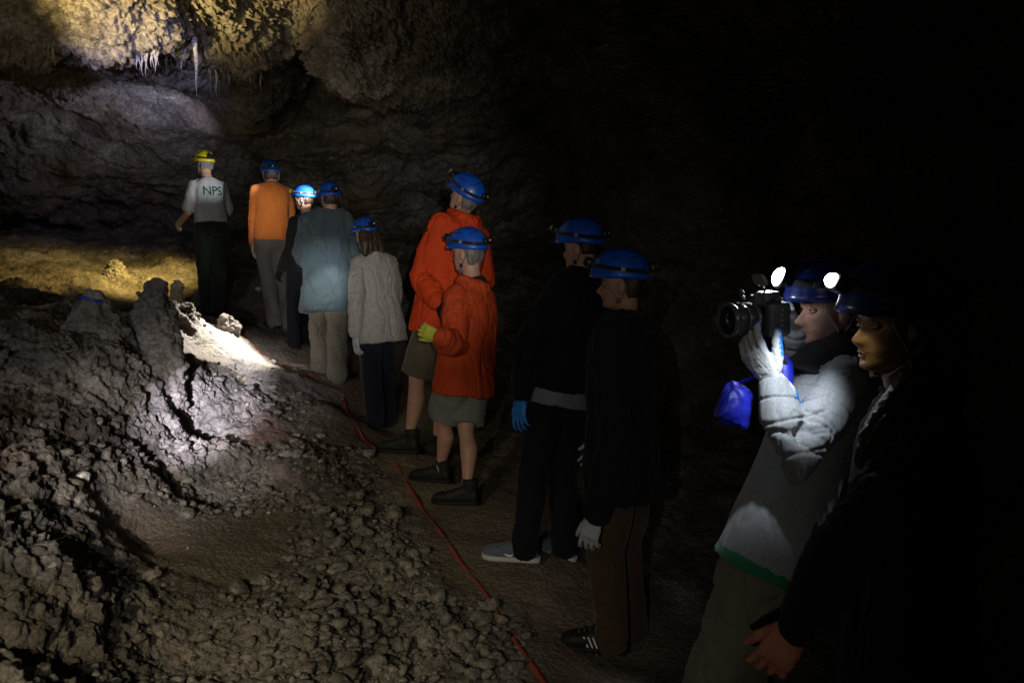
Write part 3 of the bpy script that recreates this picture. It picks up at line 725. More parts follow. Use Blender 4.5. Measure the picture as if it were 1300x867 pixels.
# ------------------------------------------------------------------ cave floor
# control points: photo position and distance of the ground there, roughness 0 = trodden soil, 1 = knobbly rock
CP = [  # px, py, depth, rough
 (268,402,8.3,.25),(350,418,8.0,.2),(378,442,7.4,.15),(415,478,7.0,.1),(480,543,6.3,.1),(515,575,5.3,.1),(590,640,4.75,.06),(680,710,4.05,.04),(760,822,3.5,.06),(640,560,6.2,.25),(620,480,7.6,.45),(520,420,8.8,.5),
 (890,1050,2.35,.12),(1130,1246,1.85,.2),(850,720,4.4,.4),(1000,820,3.6,.5),(800,560,6.5,.6),(1100,600,5.8,.6),(1300,900,3.2,.5),(900,480,8.5,.6),
 (690,867,3.1,.08),(600,740,3.85,.1),(530,640,4.8,.12),(465,560,5.75,.12),(432,495,6.7,.2),(360,462,7.0,.35),(322,437,7.1,.4),(280,412,7.3,.5),
 (640,800,3.42,.5),(600,867,3.1,.75),(500,867,3.05,.8),(400,867,2.95,.75),(520,760,3.6,.8),(430,700,3.95,.8),(450,600,4.9,.7),(400,560,5.3,.6),(420,520,5.9,.35),
 (300,867,2.85,.5),(240,690,3.75,.05),(170,680,3.7,.1),(300,700,3.75,.1),(200,800,3.0,.7),(100,867,2.55,.9),(0,867,2.3,.9),(0,700,2.75,1),(100,700,3.1,1),(60,600,3.4,1),(150,600,3.9,1),(250,620,4.4,.9),(340,600,4.7,.8),(330,650,4.25,.4),
 (0,520,3.9,1),(0,430,4.4,1),(60,430,4.7,.9),(110,430,4.9,.55),(150,440,5.1,.7),(200,450,5.2,1),(235,560,5.0,.7),(290,560,5.15,.7),(350,560,5.2,.4),(260,515,5.3,1),(320,510,5.6,.8),(200,520,4.8,1),(100,520,4.2,1),
 (235,405,6.4,.9),(280,425,6.6,.15),(330,458,6.6,.25),(250,455,6.0,.2),(380,480,6.4,.6),(300,470,6.0,.8),(370,505,5.9,.6),
 (-150,400,4.2,1),(-150,700,2.5,1),(-400,500,3.0,1),(-150,1000,1.7,1),(300,1100,1.9,.6),(700,1200,2.0,.2),
 (60,415,7.2,.8),(150,402,7.6,.3),(95,405,7.0,.3),(200,400,7.6,.3),(150,375,8.4,.55),(200,372,8.7,.5),(150,355,9.2,.8),(190,345,9.6,.8),(235,345,9.6,.8),(232,326,10.4,1),(200,332,10.3,1),(180,338,10.3,.9),(100,352,9.2,.7),(60,350,9.3,.7),(40,320,10,.6),(0,330,9.4,.8),(120,330,10.2,.7),(0,370,7.8,.9),(-150,350,8,1),(0,400,6.6,.9),
 (300,330,10.4,.6),(400,330,10.6,.6),(300,360,9.3,.35),(500,320,11,.6),(650,340,11,.6),(800,360,11,.6),(330,350,9.6,.4),(0,290,12.5,.6),(200,285,12.6,.6),(400,290,12.8,.6),(700,300,13,.6),(1000,300,13,.6),(1300,340,10,.6),(1300,500,7,.6),
]
pts = np.array([P(a, b, d) for a, b, d, r in CP]); rgh = np.array([c[3] for c in CP])
extra = np.array([(-6, 1, 1.2), (-3.5, .6, .7), (0, 0, -.02), (3, 0, 0), (6, 1, .3), (-7, 5, 1.6), (8, 5, .8), (8, 11, 1.5), (-9, 10, 2), (0, -2.5, 0), (-4, -2.5, .5), (4, -2.5, 0)], float)
pts = np.vstack([pts, extra]); rgh = np.concatenate([rgh, [.8] * len(extra)])
def rbf_fit(xy, v, lam=.02):
    D = np.linalg.norm(xy[:, None] - xy[None], axis=2); n = len(xy)
    K = np.sqrt(D ** 2 + .12 ** 2); Amat = np.zeros((n + 3, n + 3)); Pm = np.hstack([np.ones((n, 1)), xy])
    Amat[:n, :n] = -K + lam * np.eye(n) * -1; Amat[:n, n:] = Pm; Amat[n:, :n] = Pm.T
    return np.linalg.solve(Amat, np.concatenate([v, np.zeros(3)]))
cz = rbf_fit(pts[:, :2], pts[:, 2]); cr = rbf_fit(pts[:, :2], rgh)
def rbf_eval(c, xy):
    out = np.zeros(len(xy)); n = len(pts)
    for k in range(n):
        out -= c[k] * np.sqrt((xy[:, 0] - pts[k, 0]) ** 2 + (xy[:, 1] - pts[k, 1]) ** 2 + .0144)
    return out + c[n] + c[n + 1] * xy[:, 0] + c[n + 2] * xy[:, 1]
def bump_at(xy, px, py, d, h, r, pw=2.0):
    q = P(px, py, d); return h * np.exp(-(((xy[:, 0] - q[0]) ** 2 + (xy[:, 1] - q[1]) ** 2) / r ** 2) ** (pw / 2))
def micro(p3, r):
    wq = p3 + .04 * np.stack([perlin(p3 * 6, 3), perlin(p3 * 6, 4), perlin(p3 * 6, 5)], 1); g = sstep(.55, 1, r)
    h = r * ((knobs(wq * 9 + 5, 22) - .35) * (.035 + .012 * g) + (knobs(wq * 22 + 9, 23) - .35) * (.028 + .012 * g) + (knobs(wq * 46, 24) - .35) * (.016 + .008 * g) + (fbm(wq * 5, 4, 31, True) - .25) * .03)
    return h + (1 - r) * (fbm(p3 * 3, 3, 8) * .02 + fbm(p3 * 30, 2, 9) * .004)
def floor_z(xy, detail=True):
    xy = np.asarray(xy, float).reshape(-1, 2); z = rbf_eval(cz, xy); r = np.clip(rbf_eval(cr, xy), .02, 1.1)
    if not detail: return z, r
    p3 = np.column_stack([xy, np.zeros(len(xy))])
    wq = p3 + .05 * np.stack([perlin(p3 * 5, 3), perlin(p3 * 5, 4), 0 * xy[:, 0]], 1)
    n1 = fbm(p3 * 1.6, 3, 5); 
    k1 = knobs(wq * 3.2, 21) - .35; k2 = knobs(wq * 8 + 5, 22) - .35; k3 = knobs(wq * 18 + 9, 23) - .35; k4 = knobs(wq * 38, 24) - .35
    rid = fbm(wq * 4.5, 4, 31, True) - .25
    z = z + r * (n1 * .13 + k1 * .085 * sstep(.35, .9, r))
    if detail == 'base': return z, r
    p3[:, 2] = z
    return z + micro(p3, r), r
NA, NR = 1120, 1000
az = np.concatenate([np.radians(np.linspace(-75, -37, 90, endpoint=False)), np.radians(np.linspace(-37, 37, 940, endpoint=False)), np.radians(np.linspace(37, 75, 90))])
rr = np.exp(np.linspace(math.log(1.15), math.log(15.5), NR))
AZ, RR = np.meshgrid(az, rr, indexing='xy')
xy = np.stack([np.sin(AZ) * RR, np.cos(AZ) * RR], -1).reshape(-1, 2)
fz, fr = floor_z(xy, 'base')
_B = np.column_stack([xy, fz]).reshape(NR, NA, 3); _n = np.cross(np.gradient(_B, axis=1), np.gradient(_B, axis=0)); _n /= np.linalg.norm(_n, axis=2)[..., None]
_n = (_n * np.sign(_n[..., 2:3])).reshape(-1, 3); _B = _B.reshape(-1, 3); FV = _B + _n * micro(_B, fr)[:, None]; fz = _B[:, 2]
def grid_faces(nr, nc):
    i = np.arange(nr - 1)[:, None] * nc + np.arange(nc - 1)[None]
    i = i.ravel(); return np.stack([i, i + 1, i + nc + 1, i + nc], 1)
def blob(xy, px, py, d, r):
    q = P(px, py, d); return np.exp(-(((xy[:, 0] - q[0]) ** 2 + (xy[:, 1] - q[1]) ** 2) / r ** 2))
nn = fbm(np.column_stack([xy * 3, fz]), 3, 60)
sandy = sstep(.5, .12, fr + nn * .25)
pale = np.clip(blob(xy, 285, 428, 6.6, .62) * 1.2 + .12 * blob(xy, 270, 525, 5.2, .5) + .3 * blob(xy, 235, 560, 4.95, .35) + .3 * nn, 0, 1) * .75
rusty = np.clip(blob(xy, 95, 400, 7.1, .45) + .6 * blob(xy, 350, 560, 5.2, .3) + nn * .5 - .1, 0, 1) * .6
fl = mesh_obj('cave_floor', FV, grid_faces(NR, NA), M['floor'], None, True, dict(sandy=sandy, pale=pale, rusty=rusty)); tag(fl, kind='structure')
# the ground behind and under the viewpoint
def sheet(name, x0, x1, y0, y1, n, m):
    gx, gy = np.meshgrid(np.linspace(x0, x1, n), np.linspace(y0, y1, n)); q = np.stack([gx, gy], -1).reshape(-1, 2); z, r = floor_z(q)
    hole = (np.hypot(q[:, 0], q[:, 1]) > 1.3) & (np.abs(np.arctan2(q[:, 0], q[:, 1])) < math.radians(73)); z = z - .4 * hole - .01
    o = mesh_obj(name, np.column_stack([q, z]), grid_faces(n, n), m, None, True, dict(sandy=sstep(.5, .12, r), pale=0 * r, rusty=0 * r)); tag(o, kind='structure')
sheet('cave_ground', -9, 9, -4, 5, 260, M['floor'])

# ------------------------------------------------------------------ cave ceiling and walls: one continuous shell swept round the chamber
# per column: x slope, then rows of (distance, height)
def pz(py, y): return CAMZ + y * (300 - py) / 1000.0 * 1.01
def colm(px, rows): return ((px - 650) / 1000.0, [(y, (z if abs(z) < 20 else pz(z - 1000, y))) for y, z in rows])
E = lambda py: 1000 + py if py >= 0 else 1000 + py
COLS = [
 colm(-1700, [(-1.5,4.6),(1.5,4.3),(3,3.9),(3.4,3.7),(3.7,3.4),(3.9,3.2),(4.1,3.1),(4.3,3.1),(4.6,3.0),(4.9,2.6),(5,2.1),(5.1,1.5),(5.2,.2)]),
 colm(-600, [(-1.5,4.6),(2.5,4.4),(4.4,4.0),(5,E(-120)),(5.4,E(-20)),(5.6,E(60)),(5.8,E(100)),(6.2,3.1),(7,3.2),(8,2.9),(8.4,2.3),(8.6,1.8),(8.8,.2)]),
 colm(-100, [(-1.5,4.6),(3,4.4),(5,4.1),(5.5,E(-120)),(5.8,E(-20)),(5.95,E(50)),(6.2,E(72)),(7,3.36),(8.6,3.3),(9.8,2.9),(10.6,2.2),(11.4,1.7),(11.6,.2)]),
 colm(50, [(-1.5,4.6),(3,4.4),(5.1,4.1),(5.5,E(-110)),(5.8,E(-20)),(5.95,E(40)),(6.2,E(64)),(7.2,3.40),(8.8,3.3),(10,2.9),(10.9,2.2),(11.8,1.7),(12,.2)]),
 colm(150, [(-1.5,4.6),(3,4.4),(5.1,4.1),(5.5,E(-110)),(5.7,E(-20)),(5.9,E(50)),(6.1,E(74)),(7.2,3.36),(9,3.3),(10.5,2.9),(11.4,2.2),(12.4,1.7),(12.6,.2)]),
 colm(215, [(-1.5,4.6),(3,4.4),(5.1,4.1),(5.5,E(-110)),(5.8,E(-20)),(6.0,E(30)),(6.2,E(60)),(7.2,3.40),(9,3.3),(10.8,2.9),(11.8,2.2),(12.6,1.7),(12.8,.2)]),
 colm(262, [(-1.5,4.6),(3,4.4),(5.1,4.1),(5.6,E(-110)),(6.1,E(-20)),(6.3,E(20)),(6.7,E(66)),(7.4,3.36),(9,3.3),(10.8,2.9),(11.8,2.2),(12.6,1.7),(12.8,.2)]),
 colm(330, [(-1.5,4.6),(3,4.4),(5.1,4.1),(5.7,E(-110)),(6.3,E(-20)),(6.7,E(25)),(7.0,E(74)),(7.9,E(100)),(9,3.2),(10.8,2.8),(11.8,2.2),(12.6,1.7),(12.8,.2)]),
 colm(400, [(-1.5,4.6),(3,4.4),(5.2,4.1),(5.9,E(-110)),(6.6,E(-20)),(7.2,E(30)),(7.8,E(62)),(9.2,E(80)),(9.6,E(120)),(10.8,2.7),(11.8,2.2),(12.6,1.7),(12.8,.2)]),
 colm(445, [(-1.5,4.6),(3,4.4),(5.3,4.1),(6.1,E(-110)),(6.8,E(-20)),(7.3,E(50)),(7.6,E(125)),(8.3,E(140)),(9.4,E(130)),(10.8,2.8),(11.8,2.2),(12.6,1.7),(12.8,.2)]),
 colm(560, [(-1.5,4.6),(3,4.4),(5.6,4.2),(6.6,E(-100)),(7.4,E(-10)),(8.0,E(60)),(8.6,E(110)),(9.2,E(130)),(10,3.2),(11,2.8),(11.8,2.2),(12.6,1.7),(12.8,.2)]),
 colm(700, [(-1.5,4.6),(3,4.6),(6,4.4),(7.2,E(-90)),(8.2,E(0)),(8.8,E(60)),(9.4,E(110)),(10,E(130)),(10.8,3.2),(11.4,2.8),(12,2.2),(12.6,1.7),(12.8,.2)]),
 colm(800, [(-1.5,4.8),(3,4.8),(6,4.6),(7.2,E(-90)),(7.8,E(-30)),(8.0,E(30)),(8.1,E(80)),(8.0,E(130)),(7.9,E(180)),(7.8,E(230)),(7.7,E(300)),(7.5,E(380)),(7.3,.1)]),
 colm(1000, [(-1.5,4.8),(3,4.8),(5.4,4.6),(6.2,E(-90)),(6.6,E(-30)),(6.8,E(30)),(6.9,E(80)),(6.9,E(130)),(6.8,E(180)),(6.7,E(230)),(6.6,E(300)),(6.4,E(380)),(6.2,.1)]),
 colm(1400, [(-1.5,4.8),(2,4.8),(4,4.4),(4.8,4),(5,3.6),(5.1,3.3),(5.2,3),(5.2,2.7),(5.1,2.4),(5,2.1),(4.9,1.6),(4.8,1),(4.6,.0)]),
 colm(2500, [(-1.5,4.6),(.6,4.5),(1.5,4.2),(1.9,3.8),(2.1,3.5),(2.2,3.2),(2.3,2.9),(2.4,2.6),(2.4,2.3),(2.4,2.0),(2.4,1.5),(2.3,.9),(2.2,-.1)]),
]
def catmull(Pc, t):
    n = len(Pc); i = np.clip(np.floor(t).astype(int), 0, n - 2); f = (t - i)[:, None]
    f = f.reshape((-1,) + (1,) * (Pc.ndim - 1)); g = lambda k: Pc[np.clip(k, 0, n - 1)]
    p0, p1, p2, p3 = g(i - 1), g(i), g(i + 1), g(i + 2)
    m1, m2 = (p2 - p0) * .42, (p3 - p1) * .42
    return (2*f**3 - 3*f**2 + 1) * p1 + (f**3 - 2*f**2 + f) * m1 + (-2*f**3 + 3*f**2) * p2 + (f**3 - f**2) * m2
G = np.array([[(tx * (y if y > 0 else 1.0 + abs(tx)), y, z) for y, z in rows] for tx, rows in COLS])
for k, (tx, rows) in enumerate(COLS): G[k, 0, 0] = tx * 1.6 ; 
NC_ = 13
segw = [10, 20, 30, 80, 110, 100, 90, 80, 70, 90, 60, 40]
rowt = np.concatenate([[i + j / s_ for j in range(s_)] for i, s_ in enumerate(segw)] + [[12]])
colx = np.array([c[0] for c in COLS]); txs = np.concatenate([np.linspace(colx[0], -.70, 110, endpoint=False), np.linspace(-.70, .1, 860, endpoint=False), np.linspace(.1, .7, 200, endpoint=False), np.linspace(.7, colx[-1], 90)])
colt = np.interp(txs, colx, np.arange(len(colx)))
SH = catmull(G, colt)                       # columns x 13 x 3
SH = np.stack([catmull(SH[:, :, q].T, rowt) for q in range(3)], -1)   # rows x columns x 3
nr, nc = SH.shape[:2]
du = np.gradient(SH, axis=1); dv = np.gradient(SH, axis=0); Nn = np.cross(du, dv); Nn /= np.linalg.norm(Nn, axis=2)[..., None] + 1e-9
Q = SH.reshape(-1, 3); Nn = Nn.reshape(-1, 3)
flip = np.sign(np.sum(Nn * (np.array([0, 4, 1.5]) - Q), axis=1)); 
if np.mean(flip) < 0: Nn = -Nn
RT = np.repeat(rowt, nc); inner = 1 - sstep(7.0, 8.5, RT)     # 1 on the ceiling, 0 on the walls
wq = Q + .06 * np.stack([perlin(Q * 4, 70), perlin(Q * 4, 71), perlin(Q * 4, 72)], 1)
big = fbm(Q * .9, 4, 40) * .35
kn1 = knobs(wq * 2.4, 43) - .3; kn2 = knobs(wq * 6.5, 41) - .3; kn3 = knobs(wq * 15, 42) - .3; kn4 = knobs(wq * 33, 44) - .3
rdg = fbm(wq * 3, 4, 46, True) - .2; lay = fbm(Q * np.array([1.2, 1.2, 5.]), 3, 48)
hcl = inner * (kn1 * .12 + kn2 * .085 + kn3 * .075 + kn4 * .05 + rdg * .02) + (1 - inner) * (rdg * .04 + lay * .035 + kn2 * .035 + kn3 * .016 + kn4 * .006)
Q2 = Q + Nn * (big * (.5 + .2 * (1 - inner)) + hcl)[:, None]
split = int(np.searchsorted(rowt, 8.0))
Fall = grid_faces(nr, nc); rowof = Fall[:, 0] // nc
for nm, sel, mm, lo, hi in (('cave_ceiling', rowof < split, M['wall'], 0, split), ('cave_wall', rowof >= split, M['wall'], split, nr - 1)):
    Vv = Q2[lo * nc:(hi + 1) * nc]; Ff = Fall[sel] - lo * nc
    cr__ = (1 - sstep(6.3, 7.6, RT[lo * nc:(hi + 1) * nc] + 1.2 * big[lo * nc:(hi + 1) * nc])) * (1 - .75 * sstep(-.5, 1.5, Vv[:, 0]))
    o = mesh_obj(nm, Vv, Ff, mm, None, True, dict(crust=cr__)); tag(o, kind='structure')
SHG = Q2.reshape(nr, nc, 3)
# ------------------------------------------------------------------ the party
PP = {}
PP['guide'] = person('person in a yellow helmet and grey T-shirt lettered NPS, seen from behind', 8.3, (270, 403), (258, 191), (263, 227), (269, 290), 38, 50, 0, hel='yellow_helmet', skin='skin', hair='hair_grey',
    armL=((.25, -.02, -1), (.1, 1, -.25)), armR=((.18, -.05, -1), (-.2, 1, -.2)), ankL=(263, 401, .05), ankR=(278, 404, -.05),
    jacket=dict(mat='grey_tee', fit=.012, hem=-.06, sleeve=.40, collar=0, flare=.0, name='t_shirt', amp=.006), trousers=dict(mat='dark_green', r=(.098, .075, .07)),
    shoes=dict(mat='boot', boot=True), gloves=(dict(mat='glove_cream'), dict(mat='glove_cream')), hkw=dict(midstrap=True, mark=False), tw=.93)
PP['orange'] = person('person in an orange long-sleeved top and blue helmet, second from the left of the party', 8.0, (358, 419), (343, 204), (345, 233), (345, 306), 22, 22, 0,
    armL=((.12, -.02, -1), (.06, .05, -1)), armR=((.10, .15, -1), (-.3, 1, -.2)), ankL=(349, 417, .05), ankR=(368, 420, -.05), toeL=40,
    jacket=dict(mat='orange', fit=.010, hem=-.0, collar=.01, flare=.002, name='long_sleeved_top', amp=.006), trousers=dict(mat='grey_trouser', r=(.10, .08, .075)),
    shoes=dict(mat='boot', boot=True), gloves=(dict(mat='glove_cream', curl=(.3, .4, .7, .9)), dict(mat='glove_cream')))
PP['lit'] = person('person with a brightly lit face in profile, half hidden beside the loose blue-grey shirt', 7.4, (378, 443), (385, 236), (388, 275), (384, 340), 60, 78, 0,
    skin='skin', armL=((.16, .0, -1), (.1, .6, -.9)), armR=((.1, .2, -1), (.0, 1, -.2)), ankL=(374, 444, 0), ankR=(386, 440, .2),
    jacket=dict(mat='black_soft', fit=.02, hem=.05), trousers=dict(mat='black_cloth'), shoes=dict(mat='boot', boot=True), gloves=(dict(mat='black_cloth'), dict(mat='black_cloth')), hkw=dict(yellow_rim=True), vox=.007)
PP['shirt'] = person('person in a loose blue-grey shirt with a light spot on the back', 7.0, (418, 482), (417, 232), (416, 268), (416, 360), 8, 34, -3,
    armL=((.30, .02, -1), (-.1, 1, -.3)), armR=((.28, .0, -1), (-.1, 1, -.3)), ankL=(408, 476, .1), ankR=(428, 484, -.1), toeR=-30, toeL=10,
    jacket=dict(mat='teal_shirt', fit=.030, hem=.26, collar=.02, flare=.035, name='loose_shirt', amp=.018), trousers=dict(mat='khaki', r=(.11, .095, .09), amp=.012),
    shoes=dict(mat='boot', boot=True), gloves=(dict(mat='glove_grey'), dict(mat='glove_grey')), hkw=dict(), tw=1.05)
def h5(p):
    hc, Fr = p.hc, p.Fr; lh = lambda x, y, z: hc + Fr @ A(x, y, z)
    return [([lh(.02 * k, -.075, 0), lh(.026 * k, -.10, -.08), lh(.03 * k, -.105, -.16)], [.045, .045, .025]) for k in (-2.4, -.8, .8, 2.4)]
PP['fleece'] = person('person in a long pale grey fleece coat with dark hair loose below a blue helmet', 6.3, (484, 544), (461, 277), (474, 322), (482, 400), 45, 40, -8,
    longhair=h5, armL=('px', (452, 378, -.18), (452, 424, -.16)), armR=((.15, .0, -1), (.1, .5, -1)), ankL=(476, 541, .0), ankR=(490, 543, .15), toeL=80, toeR=60,
    jacket=dict(mat='fleece', fit=.028, hem=.24, collar=.02, flare=.03, name='fleece_coat', amp=.008), trousers=dict(mat='navy', r=(.105, .09, .085)),
    shoes=dict(mat='boot', boot=True), gloves=(dict(mat='glove_grey', curl=(.3, .35, .4, .4)), dict(mat='glove_grey')), female=True, H=1.68)
PP['red_back'] = person('taller person in a red-orange shell jacket, head tilted back to look up', 5.3, (532, 578), (600, 224), (588, 278), (560, 418), 50, 62, 28, -4, hair='hair_grey', hairlow=-.07,
    armL=('px', (534, 350, -.12), (556, 384, -.30)), armR=((.2, .0, -1), (.0, 1, -.1)), ankL=(520, 575, -.02), ankR=(556, 582, .12), toeL=78, toeR=70,
    jacket=dict(mat='red_shell', fit=.035, hem=.05, collar=.03, hood=True, flare=.02, name='shell_jacket', amp=.012, samp=.008), trousers=dict(mat='shorts_brown', short=True, r=(.115, .10, .07), name='shorts'),
    shoes=dict(mat='boot', boot=True), gloves=(dict(mat='black_cloth'), dict(mat='black_cloth')), skin='skin', vox=.007, H=1.84, sw=.17, tw=1.05)
PP['red_front'] = person('shorter person in a red-orange jacket with a yellow glove and black neck gaiter', 4.75, (586, 645), (593, 290), (600, 362), (590, 478), 58, 58, 0, hair='hair_grey', hairlow=-.07,
    armL=('px', (578, 440, -.22), (560, 428, -.36)), armR=((.16, .1, -1), (.1, 1, .1)), ankL=(560, 612, .18), ankR=(594, 640, -.10), toeL=72, toeR=82,
    jacket=dict(mat='red_shell_two', fit=.036, hem=.12, collar=.02, hood=True, flare=.025, name='shell_jacket', amp=.012, samp=.008), trousers=dict(mat='shorts_grey', short=True, r=(.112, .10, .07), name='shorts'),
    shoes=dict(mat='boot', boot=True), gloves=(dict(mat='glove_yellow', curl=(.8, .8, .9, .9), fwd=(-.9, -.1, .35), vox=.004), dict(mat='glove_yellow')), vox=.006, H=1.68, hs=.99)
sc_ = Soup(); q = PP['red_front']; sc_.tube([q.nk + q.sp * .0 + q.rt * .06 - q.fw * .02, q.nk + q.sp * .02 - q.fw * .06, q.nk + q.sp * .0 - q.rt * .06 - q.fw * .02, q.nk - q.sp * .0 - q.rt * .045 + q.fw * .05, q.nk + q.rt * .045 + q.fw * .05, q.nk + q.sp * .0 + q.rt * .06 - q.fw * .02], .042, 14)
fuse('neck_gaiter', sc_, .006, M['black_soft'], q.root, 3, folds(.004, (30, 30, 14), 3))
PP['dark_blue_glove'] = person('person in a black jacket over a grey top, with a blue glove and pale-soled trainers', 4.05, (690, 716), (737, 279), (738, 348), (712, 500), 48, 60, 0,
    armL=('px', (672, 428, -.10), (662, 502, -.16)), armR=((.14, .1, -1), (.05, 1, -.2)), ankL=(668, 712, -.06), ankR=(716, 710, .12), toeL=78, toeR=60,
    jacket=dict(mat='black_cloth', fit=.022, hem=-.02, collar=.035, flare=.008), trousers=dict(mat='black_cloth', r=(.098, .078, .068)),
    shoes=dict(mat='sneaker', sole='sole_white'), gloves=(dict(mat='glove_blue', curl=(.35, .4, .45, .5), sz=1.0), dict(mat='glove_blue')), vox=.006, hel='blue_helmet', female=True, longhair=None, hairlow=-.03)
q = PP['dark_blue_glove']; sc_ = Soup(); h0 = q.hem
sc_.loft([(h0 - q.sp * .075, q.rt * .186, q.fw * .138, .85), (h0 + q.sp * .0, q.rt * .182, q.fw * .134, .85), (h0 + q.sp * .03, q.rt * .168, q.fw * .122, .85)], 30)
fuse('under_shirt', sc_, .006, M['grey_hem'], q.root, 2, folds(.006, (6, 6, 26), 3))
for sho, d in zip(q.shoes, (78, 60)):       # the curved tick on the outer side of each trainer
    so, (f, r, u, H_) = sho; pl = [(.035, .052), (.045, .036), (.065, .034), (.125, .064), (.066, .045), (.050, .045)]
    for sg in (-1, 1): flat_shape('side_mark', [(a, b) for a, b in pl] if sg < 0 else [(a, b) for a, b in pl], H_ + r * sg * .043, f, u, r * sg, .002, M['white_mark'], so)
PP['dark_profile'] = person('person in profile all in black above brown trousers, standing nearest of the dimly lit pair', 3.5, (772, 824), (788, 318), (790, 402), (790, 610), 62, 76, 0, skin='skin_tan', hairlow=-.06,
    armL=('px', (782, 560, -.24), (756, 652, -.26)), armR=((.12, .1, -1), (.05, .6, -1)), ankL=(776, 826, -.06), ankR=(800, 815, .15), toeL=80, toeR=70,
    jacket=dict(mat='black_cloth', fit=.030, hem=.08, collar=.03), trousers=dict(mat='brown', r=(.105, .085, .075), amp=.010),
    shoes=dict(mat='boot'), gloves=(dict(mat='glove_grey', curl=(.5, .6, .6, .7), vox=.004), dict(mat='glove_grey')), vox=.0048, hel='blue_helmet', H=1.79)
q = PP['dark_profile']; so, (f, r, u, H_) = q.shoes[0]
for k in range(3): flat_shape('side_stripe', [(.035 + k * .02, .03), (.043 + k * .02, .03), (.062 + k * .02, .078), (.054 + k * .02, .078)], H_ - r * .043, f, u, -r, .002, M['white_mark'], so)
flat_shape('heel_trim', [(-.06, .03), (0, .03), (.01, .045), (-.055, .05)], H_ - r * .042, f, u, -r, .002, M['lime'], so)

# photographer: leaning back, camera held up with the near hand under the lens
PP['photog'] = person('person in a heather grey jersey and olive trousers, leaning back and photographing', 2.35, (890, 1050), (1055, 329), (1073, 458), (966, 722), 72, 92, -2, 0, skin='skin', hair='hair_dark', hairlow=-.05,
    armL=('px', (1006, 590, -.24), (983, 488, -.18)), armR=('px', (1030, 540, .15), (1012, 430, .06)), ankL=(870, 1060, -.05), ankR=(940, 1030, .2), hs=.98, sw=.165, neckdd=.02,
    jacket=dict(mat='heather', fit=.022, hem=-.02, collar=.0, flare=.004, name='jersey', amp=.004, cuffr=.034, samp=.008), trousers=dict(mat='olive', r=(.112, .09, .08), amp=.010),
    shoes=dict(mat='boot', boot=True), gloves=None, vox=.004, hel='deep_blue_helmet', H=1.74, hkw=dict(lit=True, hook=True, lrad=.030))
q = PP['photog']; sc_ = Soup(); h0 = q.hem
sc_.loft([(h0 - q.sp * .024, q.rt * .196, q.fw * .146, .85), (h0 + q.sp * .01, q.rt * .190, q.fw * .140, .85), (h0 + q.sp * .03, q.rt * .170, q.fw * .120, .85)], 30)
fuse('green_under_shirt', sc_, .005, M['green_hem'], q.root, 2, folds(.0015, (8, 8, 26), 3))
sc_ = Soup(); sc_.loft([(q.hp + q.sp * .085, q.rt * .168, q.fw * .120, .85), (q.hp + q.sp * .128, q.rt * .168, q.fw * .120, .85)], 30); sc_.raw('belt', M['black_soft'], q.root)
# dark scarf-like collar
sc_ = Soup(); sc_.loft([(q.nk - q.sp * .09 + q.fw * .06, q.rt * .15, q.fw * .12), (q.nk - q.sp * .02 + q.fw * .02, q.rt * .125, q.fw * .115), (q.nk + q.sp * .05 + q.fw * .02, q.rt * .082, q.fw * .085), (q.nk + q.sp * .075 + q.fw * .02, q.rt * .07, q.fw * .075)], 26)
fuse('scarf', sc_, .005, M['black_soft'], q.root, 2, folds(.004, (10, 10, 22), 3))
w_ = q.wr[0]
hand('glove', w_ + A(-.006, 0, .014), nrm(A(-.56, .10, .80)), (.62, .62, .42), -1, M['glove_grey'], q.root, 1.02, (.42, .5, .6, .7), (.62, .30), .0024, .05, M['glove_blue'], .02, 1.25)
hand('glove', P(1010, 426, 2.46), (-.6, -.1, .8), (-.2, -1, 0), -1, M['glove_grey'], q.root, .95, (.5, .7, .8, .8), (.5, .3), .004, .05)

def hairw(p):
    hc, Fr = p.hc, p.Fr; lh = lambda x, y, z: hc + Fr @ A(x, y, z)
    out = []
    for k in range(5):
        a = -.055 - .012 * k
        out.append(([lh(-.068, -.02 - .017 * k, .01), lh(-.085, -.02 - .012 * k, -.07), lh(-.115, .03 - .014 * k, -.13), lh(-.155, .095 - .018 * k, -.18), lh(-.165, .135 - .018 * k, -.24), lh(-.16, .15 - .016 * k, -.30)], [.022, .026, .028, .026, .022, .008]))
    out.append(([lh(-.02, -.09, .0), lh(0, -.115, -.1), lh(.02, -.12, -.22)], [.06, .065, .05]))
    return out
PP['woman'] = person('person all in black with long dark hair over the shoulder, beside the photographing person', 1.85, (1130, 1246), (1143, 330), (1160, 510), (1150, 830), 72, 92, 0, 0, skin='skin_tan', hair='hair_dark', hairlow=-.08, longhair=hairw, female=True,
    armL=('px', (1076, 695, -.20), (1012, 792, -.18)), armR=((.1, .0, -1), (.0, .1, -1)), ankL=(1110, 1250, -.05), ankR=(1170, 1220, .15), hs=1.0, sw=.175,
    jacket=dict(mat='black_cloth', fit=.022, hem=.08, collar=.03, name='jacket', cuffr=.036), trousers=dict(mat='black_cloth'), shoes=dict(mat='boot'),
    gloves=(dict(mat='glove_pink', curl=(.6, .7, .75, .8), vox=.003, cuff=.03, thumb=(.5, .4)), dict(mat='glove_pink')), vox=.0036, hel='deep_blue_helmet', H=1.72, hkw=dict(lit=True, lrad=.018))
q = PP['woman']            # loose strands over the shoulder
hs_ = Soup(); hc, Fr = q.hc, q.Fr; lh = lambda x, y, z: hc + Fr @ A(x, y, z)
V = []; F = []
